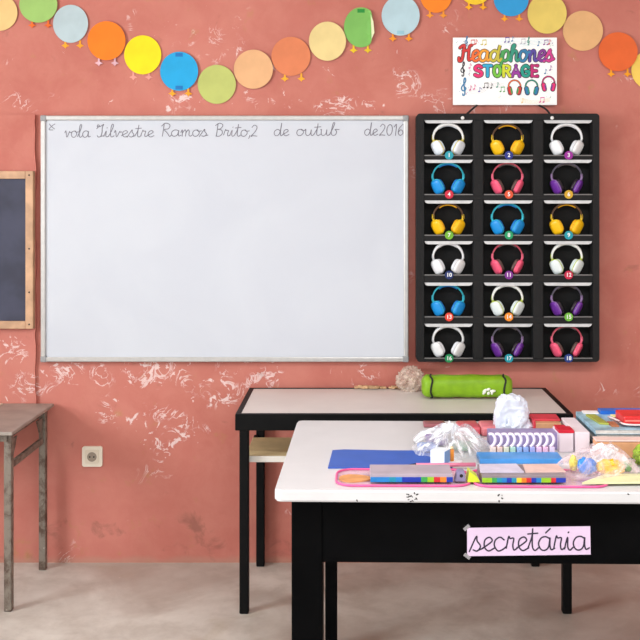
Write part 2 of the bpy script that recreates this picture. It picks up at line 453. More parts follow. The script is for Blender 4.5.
bm = B(); pen(bm, [(wbx(49.5), wbz(124)), (wbx(51.5), wbz(126.5)), (wbx(54.5), wbz(129))], .003, .0246)
pen(bm, [(wbx(55), wbz(124)), (wbx(52), wbz(126)), (wbx(49), wbz(129.5)), (wbx(53), wbz(130))], .003, .0246); obj('cross_mark', bm, MARK, wb)

# ================================================================== chalkboard on the left
BOARDW = mat('pale_wood', (196, 156, 124), .55, .16, 14)
SLATE = mat('dusty_slate', (62, 64, 82), .7, .22, 6)
x1, z1, z0 = wx(33, 4.41), wz(171, 4.41), wz(329, 4.41); bw = .95
cb = thing('chalkboard', 'dark chalkboard with pale wooden frame left of the white board', 'chalkboard', (x1 - bw / 2, WALL - .016, z0))
hh = z1 - z0; fw = .034
bm = B(); box(bm, -bw / 2 + .01, bw / 2 - .01, -.02, -.004, .01, hh - .01); obj('slate', bm, SLATE, cb)
bm = B()
box(bm, -bw / 2, -bw / 2 + fw, -.034, -.002, 0, hh, .003); box(bm, bw / 2 - fw, bw / 2, -.034, -.002, 0, hh, .003)
box(bm, -bw / 2 + fw, bw / 2 - fw, -.033, -.002, 0, fw, .003); box(bm, -bw / 2 + fw, bw / 2 - fw, -.033, -.002, hh - fw, hh, .003)
obj('frame', bm, BOARDW, cb)
NAIL = mat('dark_steel', (60, 52, 48), .5, .1, 30, .7)
for zz in (.02, .16, .35, hh - .018):
    bm = B(); blob(bm, (bw / 2 - fw * .5, -.034, zz), (.004, .002, .004), 2); obj('nail', bm, NAIL, cb)

# ================================================================== wall socket
so = thing('wall_socket', 'square white power socket low on the pink wall', 'socket', (wx(92.8), WALL, wz(456)))
IVORY = mat('ivory_plastic', (232, 222, 206), .4, .03)
bm = B(); prism(bm, rrect(-.0445, .0445, -.0445, .0445, .01), -.012, 0); obj('cover_plate', bm, IVORY, so)
bm = B(); prism(bm, rrect(-.030, .030, -.030, .030, .006), -.016, -.012)
obj('insert', bm, mat('ivory_insert', (222, 210, 192), .4, .03), so)
SHADE = mat('socket_grey', (150, 136, 122), .5, .05)
bm = B(); prism(bm, [(.021 * math.cos(2 * PI * k / 24), .021 * math.sin(2 * PI * k / 24)) for k in range(24)], -.0168, -.0155); w_ = obj('socket_well', bm, SHADE, so)
bm = B()
for sx in (-.009, .009): prism(bm, [(sx + .0035 * math.cos(2 * PI * k / 12), .0035 * math.sin(2 * PI * k / 12)) for k in range(12)], -.0175, -.016)
obj('contact_hole', bm, mat('black_hole', (25, 22, 22), .8), w_)

# ================================================================== garland of paper chicks
def paper(rgb): return mat('craft_paper_%d_%d_%d' % rgb, rgb, .75, .06, 9, 0, .15)
FOOT = (238, 160, 40)
chicks = [  # px, py, rx, ry, colour, feet colour, label
 (0, 13, 18, 18, (226, 190, 128), None, 'tan paper disc at the left end of the garland'),
 (39, 5, 19, 18, (150, 188, 104), (225, 105, 40), 'green paper chick second from the left end of the garland'),
 (71, 24, 17.5, 19, (176, 194, 200), FOOT, 'pale blue-grey paper chick between the green and the orange one'),
 (107, 41, 19, 19.5, (242, 122, 24), (215, 170, 180), 'bright orange paper chick left of the yellow one'),
 (143, 55, 18.5, 19.5, (246, 214, 20), (220, 150, 140), 'bright yellow paper chick between the orange and the blue one'),
 (179.5, 71.5, 19, 19.5, (30, 160, 216), FOOT, 'strong blue paper chick above the left half of the white board'),
 (217, 84.5, 19, 19.5, (182, 190, 108), None, 'lime green paper disc at the lowest point of the garland'),
 (253.6, 69.5, 19.5, 19.5, (222, 172, 126), None, 'peach paper disc right of the lime green one'),
 (291, 56.5, 19.5, 19.5, (214, 126, 86), (240, 170, 50), 'salmon paper chick with yellow feet above the board writing'),
 (327.5, 41.5, 18.5, 19.5, (226, 204, 142), None, 'cream paper disc left of the folded green chick'),
 (361, 27.5, 17, 20, (122, 182, 92), (225, 190, 40), 'green paper chick with a folded pale right side'),
 (400.5, 16, 19, 20, (178, 206, 216), (240, 150, 40), 'pale blue paper chick with orange feet right of the folded one'),
 (436, -5, 16, 18, (240, 132, 36), (235, 150, 50), 'orange paper chick between the pale blue and golden yellow ones'),
 (475, -13, 17, 18, (238, 198, 46), (245, 170, 30), 'golden yellow paper chick between the orange and the blue one over the sign'),
 (511, -1, 17.5, 17.5, (46, 152, 212), FOOT, 'blue paper chick directly above the headphone sign'),
 (546.6, 14, 19.5, 20, (222, 198, 104), None, 'khaki yellow paper disc above the right corner of the sign'),
 (582.6, 31, 20, 20, (222, 174, 122), None, 'tan paper disc right of the headphone sign'),
 (617.5, 52, 19.5, 19.5, (226, 102, 48), (242, 160, 30), 'dull orange paper chick that nearly matches the wall'),
 (651, 70, 20, 20, (240, 204, 96), None, 'yellow paper disc at the right end of the garland'),
]
for i, (px, py, rx, ry, col, ft, lab) in enumerate(chicks):
    s = WALL / F; rx *= s; ry *= s; off = .008 if i % 2 else .004
    c = thing('paper_chick', lab, 'paper decoration', (wx(px), WALL, wz(py)), 0, 'round paper chicks of the garland')
    r_ = random.Random(i); bow = r_.uniform(.001, .003)
    bm = B(); cen = []
    for yo in (0.0, .0012):
        rings = []
        for q in (.0, .35, .7, 1.0):
            ring = []
            for k in range(40):
                a = 2 * PI * k / 40; X = rx * q * math.cos(a); Z = ry * q * math.sin(a)
                y = -off - bow * (X / rx) ** 2 - yo
                if i == 10 and X > .55 * rx: X = .55 * rx + (X - .55 * rx) * .35; y -= .008
                ring.append(bm.verts.new((X, y, Z)))
                if q == 0: break
            rings.append(ring)
        cen.append(rings)
        for k in range(40): bm.faces.new((rings[0][0], rings[1][k], rings[1][(k + 1) % 40]))
        for a, b_ in ((1, 2), (2, 3)):
            for k in range(40): bm.faces.new((rings[a][k], rings[b_][k], rings[b_][(k + 1) % 40], rings[a][(k + 1) % 40]))
    for k in range(40): bm.faces.new((cen[0][3][k], cen[0][3][(k + 1) % 40], cen[1][3][(k + 1) % 40], cen[1][3][k]))
    bmesh.ops.recalc_face_normals(bm, faces=bm.faces[:])
    obj('body', bm, paper(col), c, smooth=False)
    if ft:
        tilt = r_.uniform(-.12, .12)
        for sx in (-1, 1):
            bm = B(); fx = sx * rx * .42 + tilt * rx
            prism(bm, [(fx - .004, -ry * .86), (fx + .004, -ry * .86), (fx + .004, -ry * 1.06), (fx + .018, -ry * 1.16), (fx + .006, -ry * 1.2), (fx, -ry * 1.3),
                       (fx - .007, -ry * 1.2), (fx - .018, -ry * 1.14), (fx - .004, -ry * 1.06)], -off + .0008, -off + .002)
            obj('foot', bm, paper(ft), c)
    if i in (5, 11, 10):
        tc = {5: (28, 116, 186), 11: (150, 196, 212), 10: (40, 140, 60)}[i]
        for zz in ((ry * .82,) if i == 10 else (ry * .84, -ry * .84) if i == 5 else (-ry * .84,)):
            bm = B(); box(bm, -.016, .016, -off - .0022, -off - .0014, zz - .008, zz + .008); obj('paper_tab', bm, paper(tc), c)
    if i == 10:
        bm = B(); prism(bm, [(rx * .56, ry * .62), (rx * .72, ry * .25), (rx * .78, -ry * .3), (rx * .62, -ry * .62), (rx * .60, 0)], -off - .019, -off - .018)
        obj('folded_edge', bm, paper((226, 232, 190)), c)

# ================================================================== headphone sign
SY = 4.438
x0, x1, z0, z1 = wx(453, SY), wx(557, SY), wz(105, SY), wz(37.5, SY)
sx0 = (x0 + x1) / 2
sg = thing('headphone_sign', 'white printed sign with rainbow lettering and musical notes above the organizer', 'sign', (sx0, WALL, z0))
bm = B(); box(bm, x0 - sx0, x1 - sx0, -.022, -.014, 0, z1 - z0, .001, 1); obj('board', bm, mat('white_card', (250, 250, 250), .45, .01), sg)
def gx(px): return wx(px, SY) - sx0
def gz(py): return wz(py, SY) - z0
pal = [(36, 30, 44), (205, 52, 48), (232, 106, 44), (236, 158, 44), (196, 184, 58), (70, 160, 84), (44, 146, 122), (46, 122, 170), (84, 68, 156), (130, 52, 146), (206, 56, 140),
       (226, 40, 112), (44, 164, 206), (112, 190, 56), (206, 214, 44), (150, 52, 156), (20, 152, 134), (192, 32, 112), (190, 190, 200), (160, 210, 220), (238, 208, 150)]
PM = [mat('print_%d_%d_%d' % c, c, .5, .06, 60) for c in pal]
bm = B()
write(bm, 'Headphones', gx(459.5), gx(553), gz(61), .046, .0105, .0238, colors=list(range(1, 11)), edge=0, slant=.1, asc=.5)
obj('title_lettering', bm, PM, sg)
bm = B(); n = 7; a0, a1 = gx(474), gx(540); pitch = (a1 - a0) / n
for j, ch in enumerate('STORAGE'):
    st, cur = BLOCK[ch]
    for q in (0, 1):
        for s in st:
            pts = [(a0 + pitch * j + p_[0] * pitch * 1.12 + .002, gz(76.2) + p_[1] * .046) for p_ in s]
            pen(bm, pts, (.0185, .0125)[q], (.0229, .0236)[q], (0, 11 + j)[q], cur)
obj('block_lettering', bm, PM, sg)
def note(px, py, mi, double=False, k=1.0):
    bm = B(); x, z = gx(px), gz(py)
    for d in ((0, .017 * k) if double else (0,)):
        pen(bm, [(x + d - .002, z - .0008), (x + d + .002, z + .0008)], .006 * k, .0231, mi); pen(bm, [(x + d + .003 * k, z), (x + d + .003 * k, z + .022 * k)], .0016, .0231, mi)
    if double: pen(bm, [(x + .003 * k, z + .021 * k), (x + .020 * k, z + .022 * k)], .004 * k, .0231, mi)
    else: pen(bm, [(x + .003 * k, z + .022 * k), (x + .008 * k, z + .017 * k), (x + .009 * k, z + .011 * k)], .0018, .0231, mi)
    obj('music_note', bm, PM, sg)
def clef(px, py, mi, k):
    bm = B(); x, z = gx(px), gz(py)
    pen(bm, [(x + a * k, z + b_ * k) for a, b_ in ((0, .2), (.14, .05), (.05, -.12), (-.14, -.1), (-.2, .1), (-.05, .35), (.12, .6), (.1, .85), (.02, .8), (-.02, .5), (.06, -.2), (.04, -.45), (-.08, -.5), (-.1, -.38))], .1 * k, .0231, mi)
    obj('treble_clef', bm, PM, sg)
clef(463, 71, 0, .046); clef(464, 89, 7, .056); clef(466.5, 42.5, 7, .032); clef(528.5, 42, 6, .026)
for px, py, mi, d in ((470.5, 44.5, 1, 1), (475.5, 44, 1, 0), (482, 44.5, 4, 1), (470, 90, 10, 0), (474, 89, 10, 0), (479, 91.5, 8, 0), (484, 87.5, 0, 1), (491, 88, 0, 0), (497, 87, 6, 0), (500.5, 91.5, 5, 1),
                      (505, 42, 8, 1), (512, 41, 7, 0), (521, 43.5, 18, 1), (538, 45.5, 7, 0), (544, 44.5, 9, 1), (549, 44, 1, 0), (545, 73.5, 7, 0), (550, 70, 9, 0), (540, 102, 10, 1), (522, 102.5, 20, 0), (469.5, 68, 10, 0), (469, 74, 18, 0)):
    note(px, py, mi, bool(d), .9)
for j in range(4):
    bm = B(); pen(bm, [(gx(468), gz(88.2 + j * 1.5)), (gx(480), gz(89 + j * 1.5)), (gx(492), gz(82 + j * 1.6)), (gx(504), gz(84 + j * 1.5))], .0009, .0226, 18); obj('staff_line', bm, PM, sg); bm = B()
    pen(bm, [(gx(500), gz(40 + j * 1.4)), (gx(520), gz(42 + j * 1.4)), (gx(540), gz(39.5 + j * 1.4)), (gx(553), gz(41 + j * 1.4))], .0009, .0226, 19); obj('staff_line', bm, PM, sg); bm = B()
    pen(bm, [(gx(520), gz(98 + j * 1.1)), (gx(535), gz(101 + j)), (gx(550), gz(98 + j))], .0009, .0226, 20); obj('staff_line', bm, PM, sg)
bm = B()
r_ = random.Random(8)
for _ in range(60):
    px = r_.choice([r_.uniform(456, 470), r_.uniform(456, 552), r_.uniform(543, 554)]); py = r_.choice([r_.uniform(40, 46), r_.uniform(62, 100)])
    if 472 < px < 541 and 61 < py < 80: continue
    pen(bm, [(gx(px), gz(py)), (gx(px) + .0004, gz(py))], .0028, .0224, r_.choice([5, 6, 7, 9, 10, 18, 19, 20, 2]))
obj('confetti_dots', bm, PM, sg)['kind'] = 'stuff'
for px, py, ca, cb_, cc in ((514.5, 88, 2, 1, 5), (531.5, 88, 6, 7, 16), (548.5, 84.3, 17, 11, 9)):
    bm = B(); x, z = gx(px), gz(py)
    arc = [(x + .0265 * math.cos(math.radians(a)), z + .006 + .028 * math.sin(math.radians(a))) for a in range(-10, 191, 20)]
    pen(bm, arc, .0075, .0228, 0); pen(bm, arc, .0042, .0234, ca)
    for sgn in (-1, 1):
        cup = [(x + sgn * .0225, z - .002), (x + sgn * .018, z - .022)]
        pen(bm, cup, .0215, .0236, 0, False); pen(bm, cup, .0145, .0241, cb_, False)
        pen(bm, [(x + sgn * .0155, z - .004), (x + sgn * .0125, z - .021)], .006, .0245, cc, False)
    obj('printed_headphones', bm, PM, sg)

# ================================================================== hanging organizer with eighteen pockets
OY = 4.38
x0, x1, z0, z1 = wx(416.5, OY), wx(599.5, OY), wz(362, OY), wz(113.5, OY)
ox = (x0 + x1) / 2
og = thing('headphone_organizer', 'black hanging organizer with eighteen numbered pockets beside the white board', 'organizer', (ox, WALL, z0))
BLK = mat('black_canvas', (17, 17, 19), .75, .12, 60, 0, .3); DEEP = mat('black_lining', (8, 8, 9), .85, .1, 40)
RIMM = mat('painted_rim_glint', (206, 206, 208), .25, .08, 30); EDGE = mat('grey_piping', (120, 118, 118), .4, .05)
W2 = (x1 - x0) / 2; HH = z1 - z0
bm = B(); prism(bm, rrect(-W2 + .004, W2 - .004, .004, HH - .004, .014), -.016, -.004); obj('back_panel', bm, DEEP, og)
def lx(px): return wx(px, OY) - ox
def lz(py): return wz(py, OY) - z0
cols = [(424, 473.5), (483.5, 533.5), (543.5, 593)]
rows = [(119.8, 155.8), (159.5, 194.9), (200.2, 235.6), (241.0, 275.4), (282.5, 317.3), (323.7, 358.7)]
bm = B(); yf, yb_ = -.08, -.012
# rounded outer border
outer = rrect(-W2, W2, 0, HH, .016); inner = rrect(lx(cols[0][0]), lx(cols[2][1]), lz(rows[5][1]), lz(rows[0][0]), .002)
V = [[bm.verts.new((x, y, z)) for x, z in lp] for y in (yf, yb_) for lp in (outer, inner)]
nn = len(outer)
for k in range(nn):
    j = (k + 1) % nn
    bm.faces.new((V[0][k], V[0][j], V[1][j], V[1][k])); bm.faces.new((V[2][k], V[3][k], V[3][j], V[2][j]))
    bm.faces.new((V[0][k], V[2][k], V[2][j], V[0][j])); bm.faces.new((V[1][k], V[1][j], V[3][j], V[3][k]))
bmesh.ops.recalc_face_normals(bm, faces=bm.faces[:])
for c in (0, 1): box(bm, lx(cols[c][1]), lx(cols[c + 1][0]), yf + .003, yb_, lz(rows[5][1]) - .001, lz(rows[0][0]) + .001, .003)
for r in range(5): box(bm, lx(cols[0][0]) - .001, lx(cols[2][1]) + .001, yf + .002, yb_, lz(rows[r + 1][0]), lz(rows[r][1]), .003)
obj('pocket_frame', bm, BLK, og)
badge_col = {1: (28, 150, 168), 2: (28, 42, 130), 3: (150, 30, 150), 4: (200, 30, 60), 5: (216, 78, 40), 6: (206, 160, 34), 7: (110, 172, 46), 8: (20, 150, 96), 9: (20, 150, 168),
             10: (28, 46, 104), 11: (120, 36, 140), 12: (196, 24, 66), 13: (222, 66, 48), 14: (236, 140, 36), 15: (110, 178, 58), 16: (24, 140, 84), 17: (20, 150, 168), 18: (30, 56, 130)}
NUMW = mat('white_print', (240, 240, 240), .5, .01)
for r in range(6):
    for c in range(3):
        a, b_ = lx(cols[c][0] + .3), lx(cols[c][1] - .3); zt, zb = lz(rows[r][0]), lz(rows[r][1])
        bm = B()   # pocket-top clear lip, its reflection built in as a light grey strip
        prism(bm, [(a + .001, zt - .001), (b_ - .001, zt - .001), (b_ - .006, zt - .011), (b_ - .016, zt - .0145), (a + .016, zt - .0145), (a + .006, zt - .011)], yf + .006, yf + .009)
        obj('pocket_rim_glint', bm, RIMM, og)
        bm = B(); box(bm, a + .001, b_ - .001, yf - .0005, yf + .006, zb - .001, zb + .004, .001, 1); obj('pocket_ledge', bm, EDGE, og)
        k = r * 3 + c + 1; xm = (a + b_) / 2 + lx(449) - lx(448.7)
        bm = B(); prism(bm, [(.0185 * math.cos(2 * PI * q / 28), .0185 * math.sin(2 * PI * q / 28)) for q in range(28)], -.003, 0)
        bd = obj('number_badge', bm, mat('badge_%d_%d_%d' % badge_col[k], badge_col[k], .4, .04), og, (xm, yf - .001, zb + .002))
        me = text_mesh(str(k), .024); me.materials.append(NUMW); me.name = 'numeral'
        t = bpy.data.objects.new('numeral', me); C.objects.link(t); t.parent = bd; t.location = (0, -.0032, 0)
STR = mat('black_cord', (30, 26, 28), .7, .1)
for hx, hy, ex in ((462.5, 118, 505.5), (552, 118, 509)):
    bm = B(); tube(bm, smooth_path([(lx(hx), yf - .003, lz(hy)), (wx(hx + (8 if hx < 500 else -8)) - ox, -.05, wz(110.5) - z0), (wx(hx + (18 if hx < 500 else -18)) - ox, -.007, wz(102) - z0), (wx(ex) - ox, -.006, wz(79.5) - z0)], 5), .0045, 8); obj('hanging_cord', bm, STR, og)
    bm = B(); blob(bm, (lx(hx), yf - .004, lz(hy)), (.008, .005, .008), 2); obj('eyelet', bm, mat('white_eyelet', (235, 235, 235), .3, .02), og)
bm = B(); tube(bm, [(wx(507) - ox, 0, wz(79) - z0), (wx(507) - ox, -.012, wz(79) - z0)], .004, 8); obj('hook', bm, NAIL, og)

# ---- headphones
schemes = {  # band, cup, cushion, accent
 'white': ((236, 236, 238), (240, 240, 243), (226, 228, 234), (206, 206, 210)),
 'lemon': ((240, 240, 238), (232, 238, 246), (214, 224, 236), (224, 206, 90)),
 'lime': ((242, 242, 238), (232, 240, 240), (214, 226, 226), (190, 206, 80)),
 'yellow': ((98, 70, 50), (250, 192, 22), (240, 176, 14), (246, 206, 40)),
 'blue': ((50, 168, 186), (34, 148, 226), (24, 122, 200), (60, 190, 210)),
 'pink': ((196, 84, 100), (248, 96, 130), (92, 70, 66), (240, 108, 138)),
 'purple': ((92, 86, 100), (112, 52, 158), (44, 34, 44), (150, 120, 170)),
}
def make_headphones(sc, label):
    band, cup, pad, acc = (mat('headphone_%s_%s' % (sc, n_), c_, .32, .03, 30) for n_, c_ in zip(('band', 'cup', 'cushion', 'accent'), schemes[sc]))
    side = sc in ('pink', 'purple')
    t = thing('headphones', label, 'headphones', (0, 0, 0), 0, 'headphones in the organizer pockets')
    R = .0655 if sc != 'blue' else .0675; zc = .0775
    arc = [(R * math.cos(math.radians(a)), 0, zc + .061 * math.sin(math.radians(a))) for a in range(-6, 187, 8)]
    thick = [(.0042 if side else .0046) + (.0042 if sc in ('white', 'lemon', 'lime') else .0022) * math.sin(PI * i / (len(arc) - 1)) ** 1.5 for i in range(len(arc))]
    bm = B(); tube(bm, arc, thick, 10, flat=(.95 if sc in ('white', 'lemon', 'lime') else .72, 2.0)); obj('headband', bm, band, t)
    bm = B(); arc2 = [((R - .006) * math.cos(math.radians(a)), 0, zc + .0545 * math.sin(math.radians(a))) for a in range(50, 131, 8)]
    tube(bm, arc2, .0032, 8, flat=(.9, 2.6)); obj('band_padding', bm, pad if not side else mat('headphone_grey_padding', (92, 84, 82), .6), t)
    for sx in (-1, 1):
        bm = B(); tube(bm, [(sx * (R - .0005), 0, zc + .014), (sx * (R + .0005), 0, zc - .002), (sx * (R - .008), 0, zc - .026)], [.0052, .0056, .0048], 8, flat=(1, 1.5)); obj('slider', bm, acc, t)
        tilt = sx * math.radians(27); swiv = sx * math.radians(-52 if not side else -28)
        rot = Matrix.Rotation(tilt, 3, 'Y') @ Matrix.Rotation(swiv, 3, 'Z')
        c_ = Vector((sx * .0425, -.001, .0368))
        bm = B(); blob(bm, c_ + rot @ Vector((sx * .0075, 0, 0)), (.0115, .0255, .0325), 3, .62, rot=rot); cu = obj('ear_cup', bm, cup, t)
        bm = B(); blob(bm, c_ + rot @ Vector((-sx * .0085, 0, 0)), (.0095, .024, .030), 3, .7, rot=rot); obj('ear_cushion', bm, pad, cu)
        bm = B(); 
        ring = [c_ + rot @ Vector((sx * .0075, .0292 * math.cos(2 * PI * k / 28), .0362 * math.sin(2 * PI * k / 28))) for k in range(28)]
        ring = [c_ + rot @ Vector((sx * .0075, math.copysign(abs(math.cos(2 * PI * k / 28)) ** .7, math.cos(2 * PI * k / 28)) * .0262, math.copysign(abs(math.sin(2 * PI * k / 28)) ** .7, math.sin(2 * PI * k / 28)) * .0330)) for k in range(28)]
        tube(bm, ring, .0018, 6, True); obj('trim_ring', bm, acc, cu)
    return t
def dup(root, label):
    r = root.copy(); C.objects.link(r); r['label'] = label
    for ch in root.children:
        q = ch.copy(); C.objects.link(q); q.parent = r
        for g in ch.children:
            d = g.copy(); C.objects.link(d); d.parent = q
    return r
order = ['lemon', 'yellow', 'white', 'blue', 'pink', 'purple', 'yellow', 'blue', 'yellow', 'white', 'pink', 'lime', 'blue', 'lime', 'purple', 'white', 'purple', 'pink']
cname = {'lemon': 'white headphones with yellow trim', 'lime': 'white headphones with lime trim', 'white': 'all-white headphones', 'yellow': 'yellow headphones with brown headband',
         'blue': 'blue headphones with teal headband', 'pink': 'pink headphones with dark cushions', 'purple': 'purple headphones with grey headband'}
rown = ['top', 'second', 'third', 'fourth', 'fifth', 'bottom']; coln = ['left', 'middle', 'right']
first = {}
for k, sc in enumerate(order):
    r, c = divmod(k, 3)
    lab = '%s in pocket %d, %s row %s column' % (cname[sc], k + 1, rown[r], coln[c])
    t = dup(first[sc], lab) if sc in first else make_headphones(sc, lab)
    first.setdefault(sc, t)
    t.location = (ox + (lx(cols[c][0]) + lx(cols[c][1])) / 2, WALL - .0475, z0 + lz(rows[r][1]) + .0005)

# ================================================================== back desk
BY0, BY1, BX0, BX1, BH = 3.90, 4.445, -.4435, .862, .772
BLKM = mat('black_painted_steel', (13, 13, 14), .5, .15, 12, 0, 0, .12)
def worn_white(name, base, worn, amt):
    m, nt, p, out = new_mat(name)
    co = node(nt, 'ShaderNodeTexCoord').outputs['Object']
    a = ramp(nt, nz(nt, co, 3, 4, .6), .3, .7)
    w = ramp(nt, nz(nt, co, 9, 6, .7, .6), .70 - amt, .76 - amt)
    col = mixc(nt, a, s2l(base), s2l(tuple(min(255, v + 8) for v in base)))
    col = mixc(nt, math_(nt, 'MULTIPLY', w, .7), col, s2l(worn))
    nt.links.new(col, p.inputs['Base Color']); p.inputs['Roughness'].default_value = .38
    return m
TOPW = worn_white('worn_white_laminate', (214, 206, 202), (150, 126, 100), .0)
TOPF = worn_white('painted_white_top', (208, 206, 208), (176, 164, 156), -.06)
cx = (BX0 + BX1) / 2; w2 = (BX1 - BX0) / 2; dp = BY1 - BY0
bd = thing('school_desk', 'long white-topped desk with black steel frame against the pink wall', 'desk', (cx, BY0, 0))
bm = B(); box(bm, -w2 + .018, w2 - .018, .012, dp - .008, BH - .02, BH, .003); obj('desktop', bm, TOPW, bd)
bm = B()
box(bm, -w2, w2, 0, .022, BH - .062, BH + .002, .003); box(bm, -w2, w2, dp - .012, dp, BH - .062, BH + .003, .003)
for sx in (-1, 1): box(bm, sx * w2 - (.022 if sx > 0 else 0), sx * w2 + (.022 if sx < 0 else 0), .02, dp - .01, BH - .05, BH + .002, .003)
obj('frame_rail', bm, BLKM, bd)
for sx in (-1, 1):
    for ya, ins in ((.004, .016 if sx < 0 else .004), (dp - .037, .034)):
        bm = B(); xa = sx * (w2 - ins); box(bm, min(xa, xa - sx * .036), max(xa, xa - sx * .036), ya, ya + .036, 0, BH - .045, .005, 3)
        obj('leg', bm, BLKM, bd)
SHW = mat('beige_board', (206, 184, 140), .6, .1, 8)
bm = B(); box(bm, -w2 + .034, w2 - .034, .05, .36, .578, .60, .002); sh = obj('under_shelf', bm, SHW, bd)
bm = B(); box(bm, -w2 + .034, w2 - .034, .044, .0498, .577, .6005, .001); obj('shelf_edge', bm, mat('white_edging', (220, 214, 206), .5, .03), sh)
bm = B()
for sx in (-1, 1): box(bm, sx * (w2 - .034) - .008, sx * (w2 - .034) + .008, .04, dp - .037, .555, .577, .002)
obj('shelf_rail', bm, BLKM, bd)

# ---- on the back desk
GRN = mat('lime_green_nylon', (128, 172, 24), .5, .12, 18, 0, .35)
p = onto(468, 400.3, BH)
pc = thing('pencil_case', 'fat lime green zipped pencil case lying on the back desk', 'pencil case', (p.x, p.y + .05, BH + .003), math.radians(-.5))
L = .187; bm = B()
ringn = 26; secs = []
for i in range(41):
    u = -1 + 2 * i / 40; e = max(0, (abs(u) - .86) / .14); s = math.sqrt(max(0.0, 1 - (e * .8) ** 2)) * (1 + .025 * noise.noise(Vector((u * 4, 3, 0))))
    ring = []
    for k in range(ringn):
        a = 2 * PI * k / ringn; ca, sa = math.cos(a), math.sin(a)
        y = .048 * s * math.copysign(abs(ca) ** .75, ca); z = .0475 + .0455 * s * math.copysign(abs(sa) ** .7, sa)
        z += .003 * noise.noise(Vector((u * 6, y * 40, z * 40)))
        ring.append(bm.verts.new((u * L, y, max(0, z))))
    secs.append(ring)
for i in range(40):
    for k in range(ringn): bm.faces.new((secs[i][k], secs[i + 1][k], secs[i + 1][(k + 1) % ringn], secs[i][(k + 1) % ringn]))
bm.faces.new(secs[0]); bm.faces.new(secs[-1][::-1]); bmesh.ops.recalc_face_normals(bm, faces=bm.faces[:])
obj('pouch', bm, GRN, pc, smooth=True)
ZIP = mat('black_zip', (28, 30, 24), .6)
for u in (-.80, .82):
    bm = B(); pts = []
    for k in range(15):
        a = math.radians(-20 + 200 * k / 14 - 190); 
        a = math.radians(165 + 130 * k / 14) if False else math.radians(250 - 160 * k / 14)
        ca, sa = math.cos(a), math.sin(a)
        pts.append((u * L + .004 * math.sin(k * .9), .0495 * math.copysign(abs(ca) ** .75, ca), .0475 + .0475 * math.copysign(abs(sa) ** .7, sa)))
    tube(bm, pts, .004, 6); obj('zip', bm, ZIP, pc)
bm = B(); LOGO = mat('white_logo_print', (236, 240, 228), .5, .02)
for ang, ln in ((10, 1), (160, .9), (205, 1), (335, .9), (90, .7), (270, .6)):
    a = math.radians(ang); c0 = Vector((.085 + .018 * math.cos(a) * ln, -.0502, .034 + .008 * math.sin(a)))
    blob(bm, c0, (.013 * ln, .0035, .0058), 2, rot=Matrix.Rotation(-a * .25, 3, 'Y'))
obj('logo', bm, LOGO, pc)
CLEAR = film('clear_bag_film', (236, 236, 240), .12, .6, 16)
p = onto(411, 392, BH); bm = B(); crumple(bm, (0, 0, .044), (.05, .035, .05), 3, .34, 1.9)
single('crumpled_bag', bm, film('crinkled_wrapper_film', (228, 206, 190), .32, .5, 30), 'small crumpled clear wrapper left of the green pencil case', 'plastic bag', (p.x, p.y + .03, BH), smooth=True)
p = onto(380, 390.5, BH); r_ = random.Random(2); bm = B()
for k in range(26):
    a = r_.uniform(-.11, .11); s = r_.uniform(.004, .010)
    vs = box(bm, a - s, a + s * r_.uniform(.6, 2.2), r_.uniform(-.012, 0), r_.uniform(.004, .014), 0, r_.uniform(.004, .012))
    bmesh.ops.rotate(bm, cent=Vector((a, 0, .004)), matrix=Matrix.Rotation(r_.uniform(-.6, .6), 3, 'Z'), verts=vs)
tag(obj('plaster_crumbs', bm, mat('plaster_crumb', (196, 160, 122), .8, .2, 40), None, (p.x, 4.425, BH + .004)), 'brown plaster crumbs along the rear edge of the back desk', 'debris', kind='stuff')

# ================================================================== left table
GM = None
def table_metal():
    m, nt, p, out = new_mat('weathered_grey_paint')
    co = node(nt, 'ShaderNodeTexCoord').outputs['Object']
    a = ramp(nt, nz(nt, co, 16, 6, .7, .4), .42, .62)
    col = mixc(nt, a, s2l((128, 118, 108)), s2l((84, 66, 55)))
    w = ramp(nt, nz(nt, co, 28, 4, .6), .66, .72)
    col = mixc(nt, math_(nt, 'MULTIPLY', w, .6), col, s2l((186, 178, 168)))
    nt.links.new(col, p.inputs['Base Color']); p.inputs['Roughness'].default_value = .5; p.inputs['Metallic'].default_value = .15
    return m
GM = table_metal(); GT = mat('grey_worn_tabletop', (150, 140, 132), .38, .14, 10)
TX1, TY0, TY1, TH = -1.300, 3.89, 4.44, .707; tw = .95
lt = thing('metal_table', 'worn grey metal table with slim legs below the chalkboard', 'table', (TX1 - tw / 2, TY0, 0)); w2 = tw / 2; dp = TY1 - TY0
bm = B(); box(bm, -w2, w2, 0, dp, TH - .014, TH, .003); obj('tabletop', bm, GT, lt)
bm = B()
for ya in (.03, dp - .05): box(bm, -w2 + .03, w2 - .03, ya, ya + .02, TH - .045, TH - .0142, .002)
for sx in (-1, 1): box(bm, sx * (w2 - .045) - .01, sx * (w2 - .045) + .01, .05, dp - .05, TH - .044, TH - .0142, .002)
obj('apron_rail', bm, GM, lt)
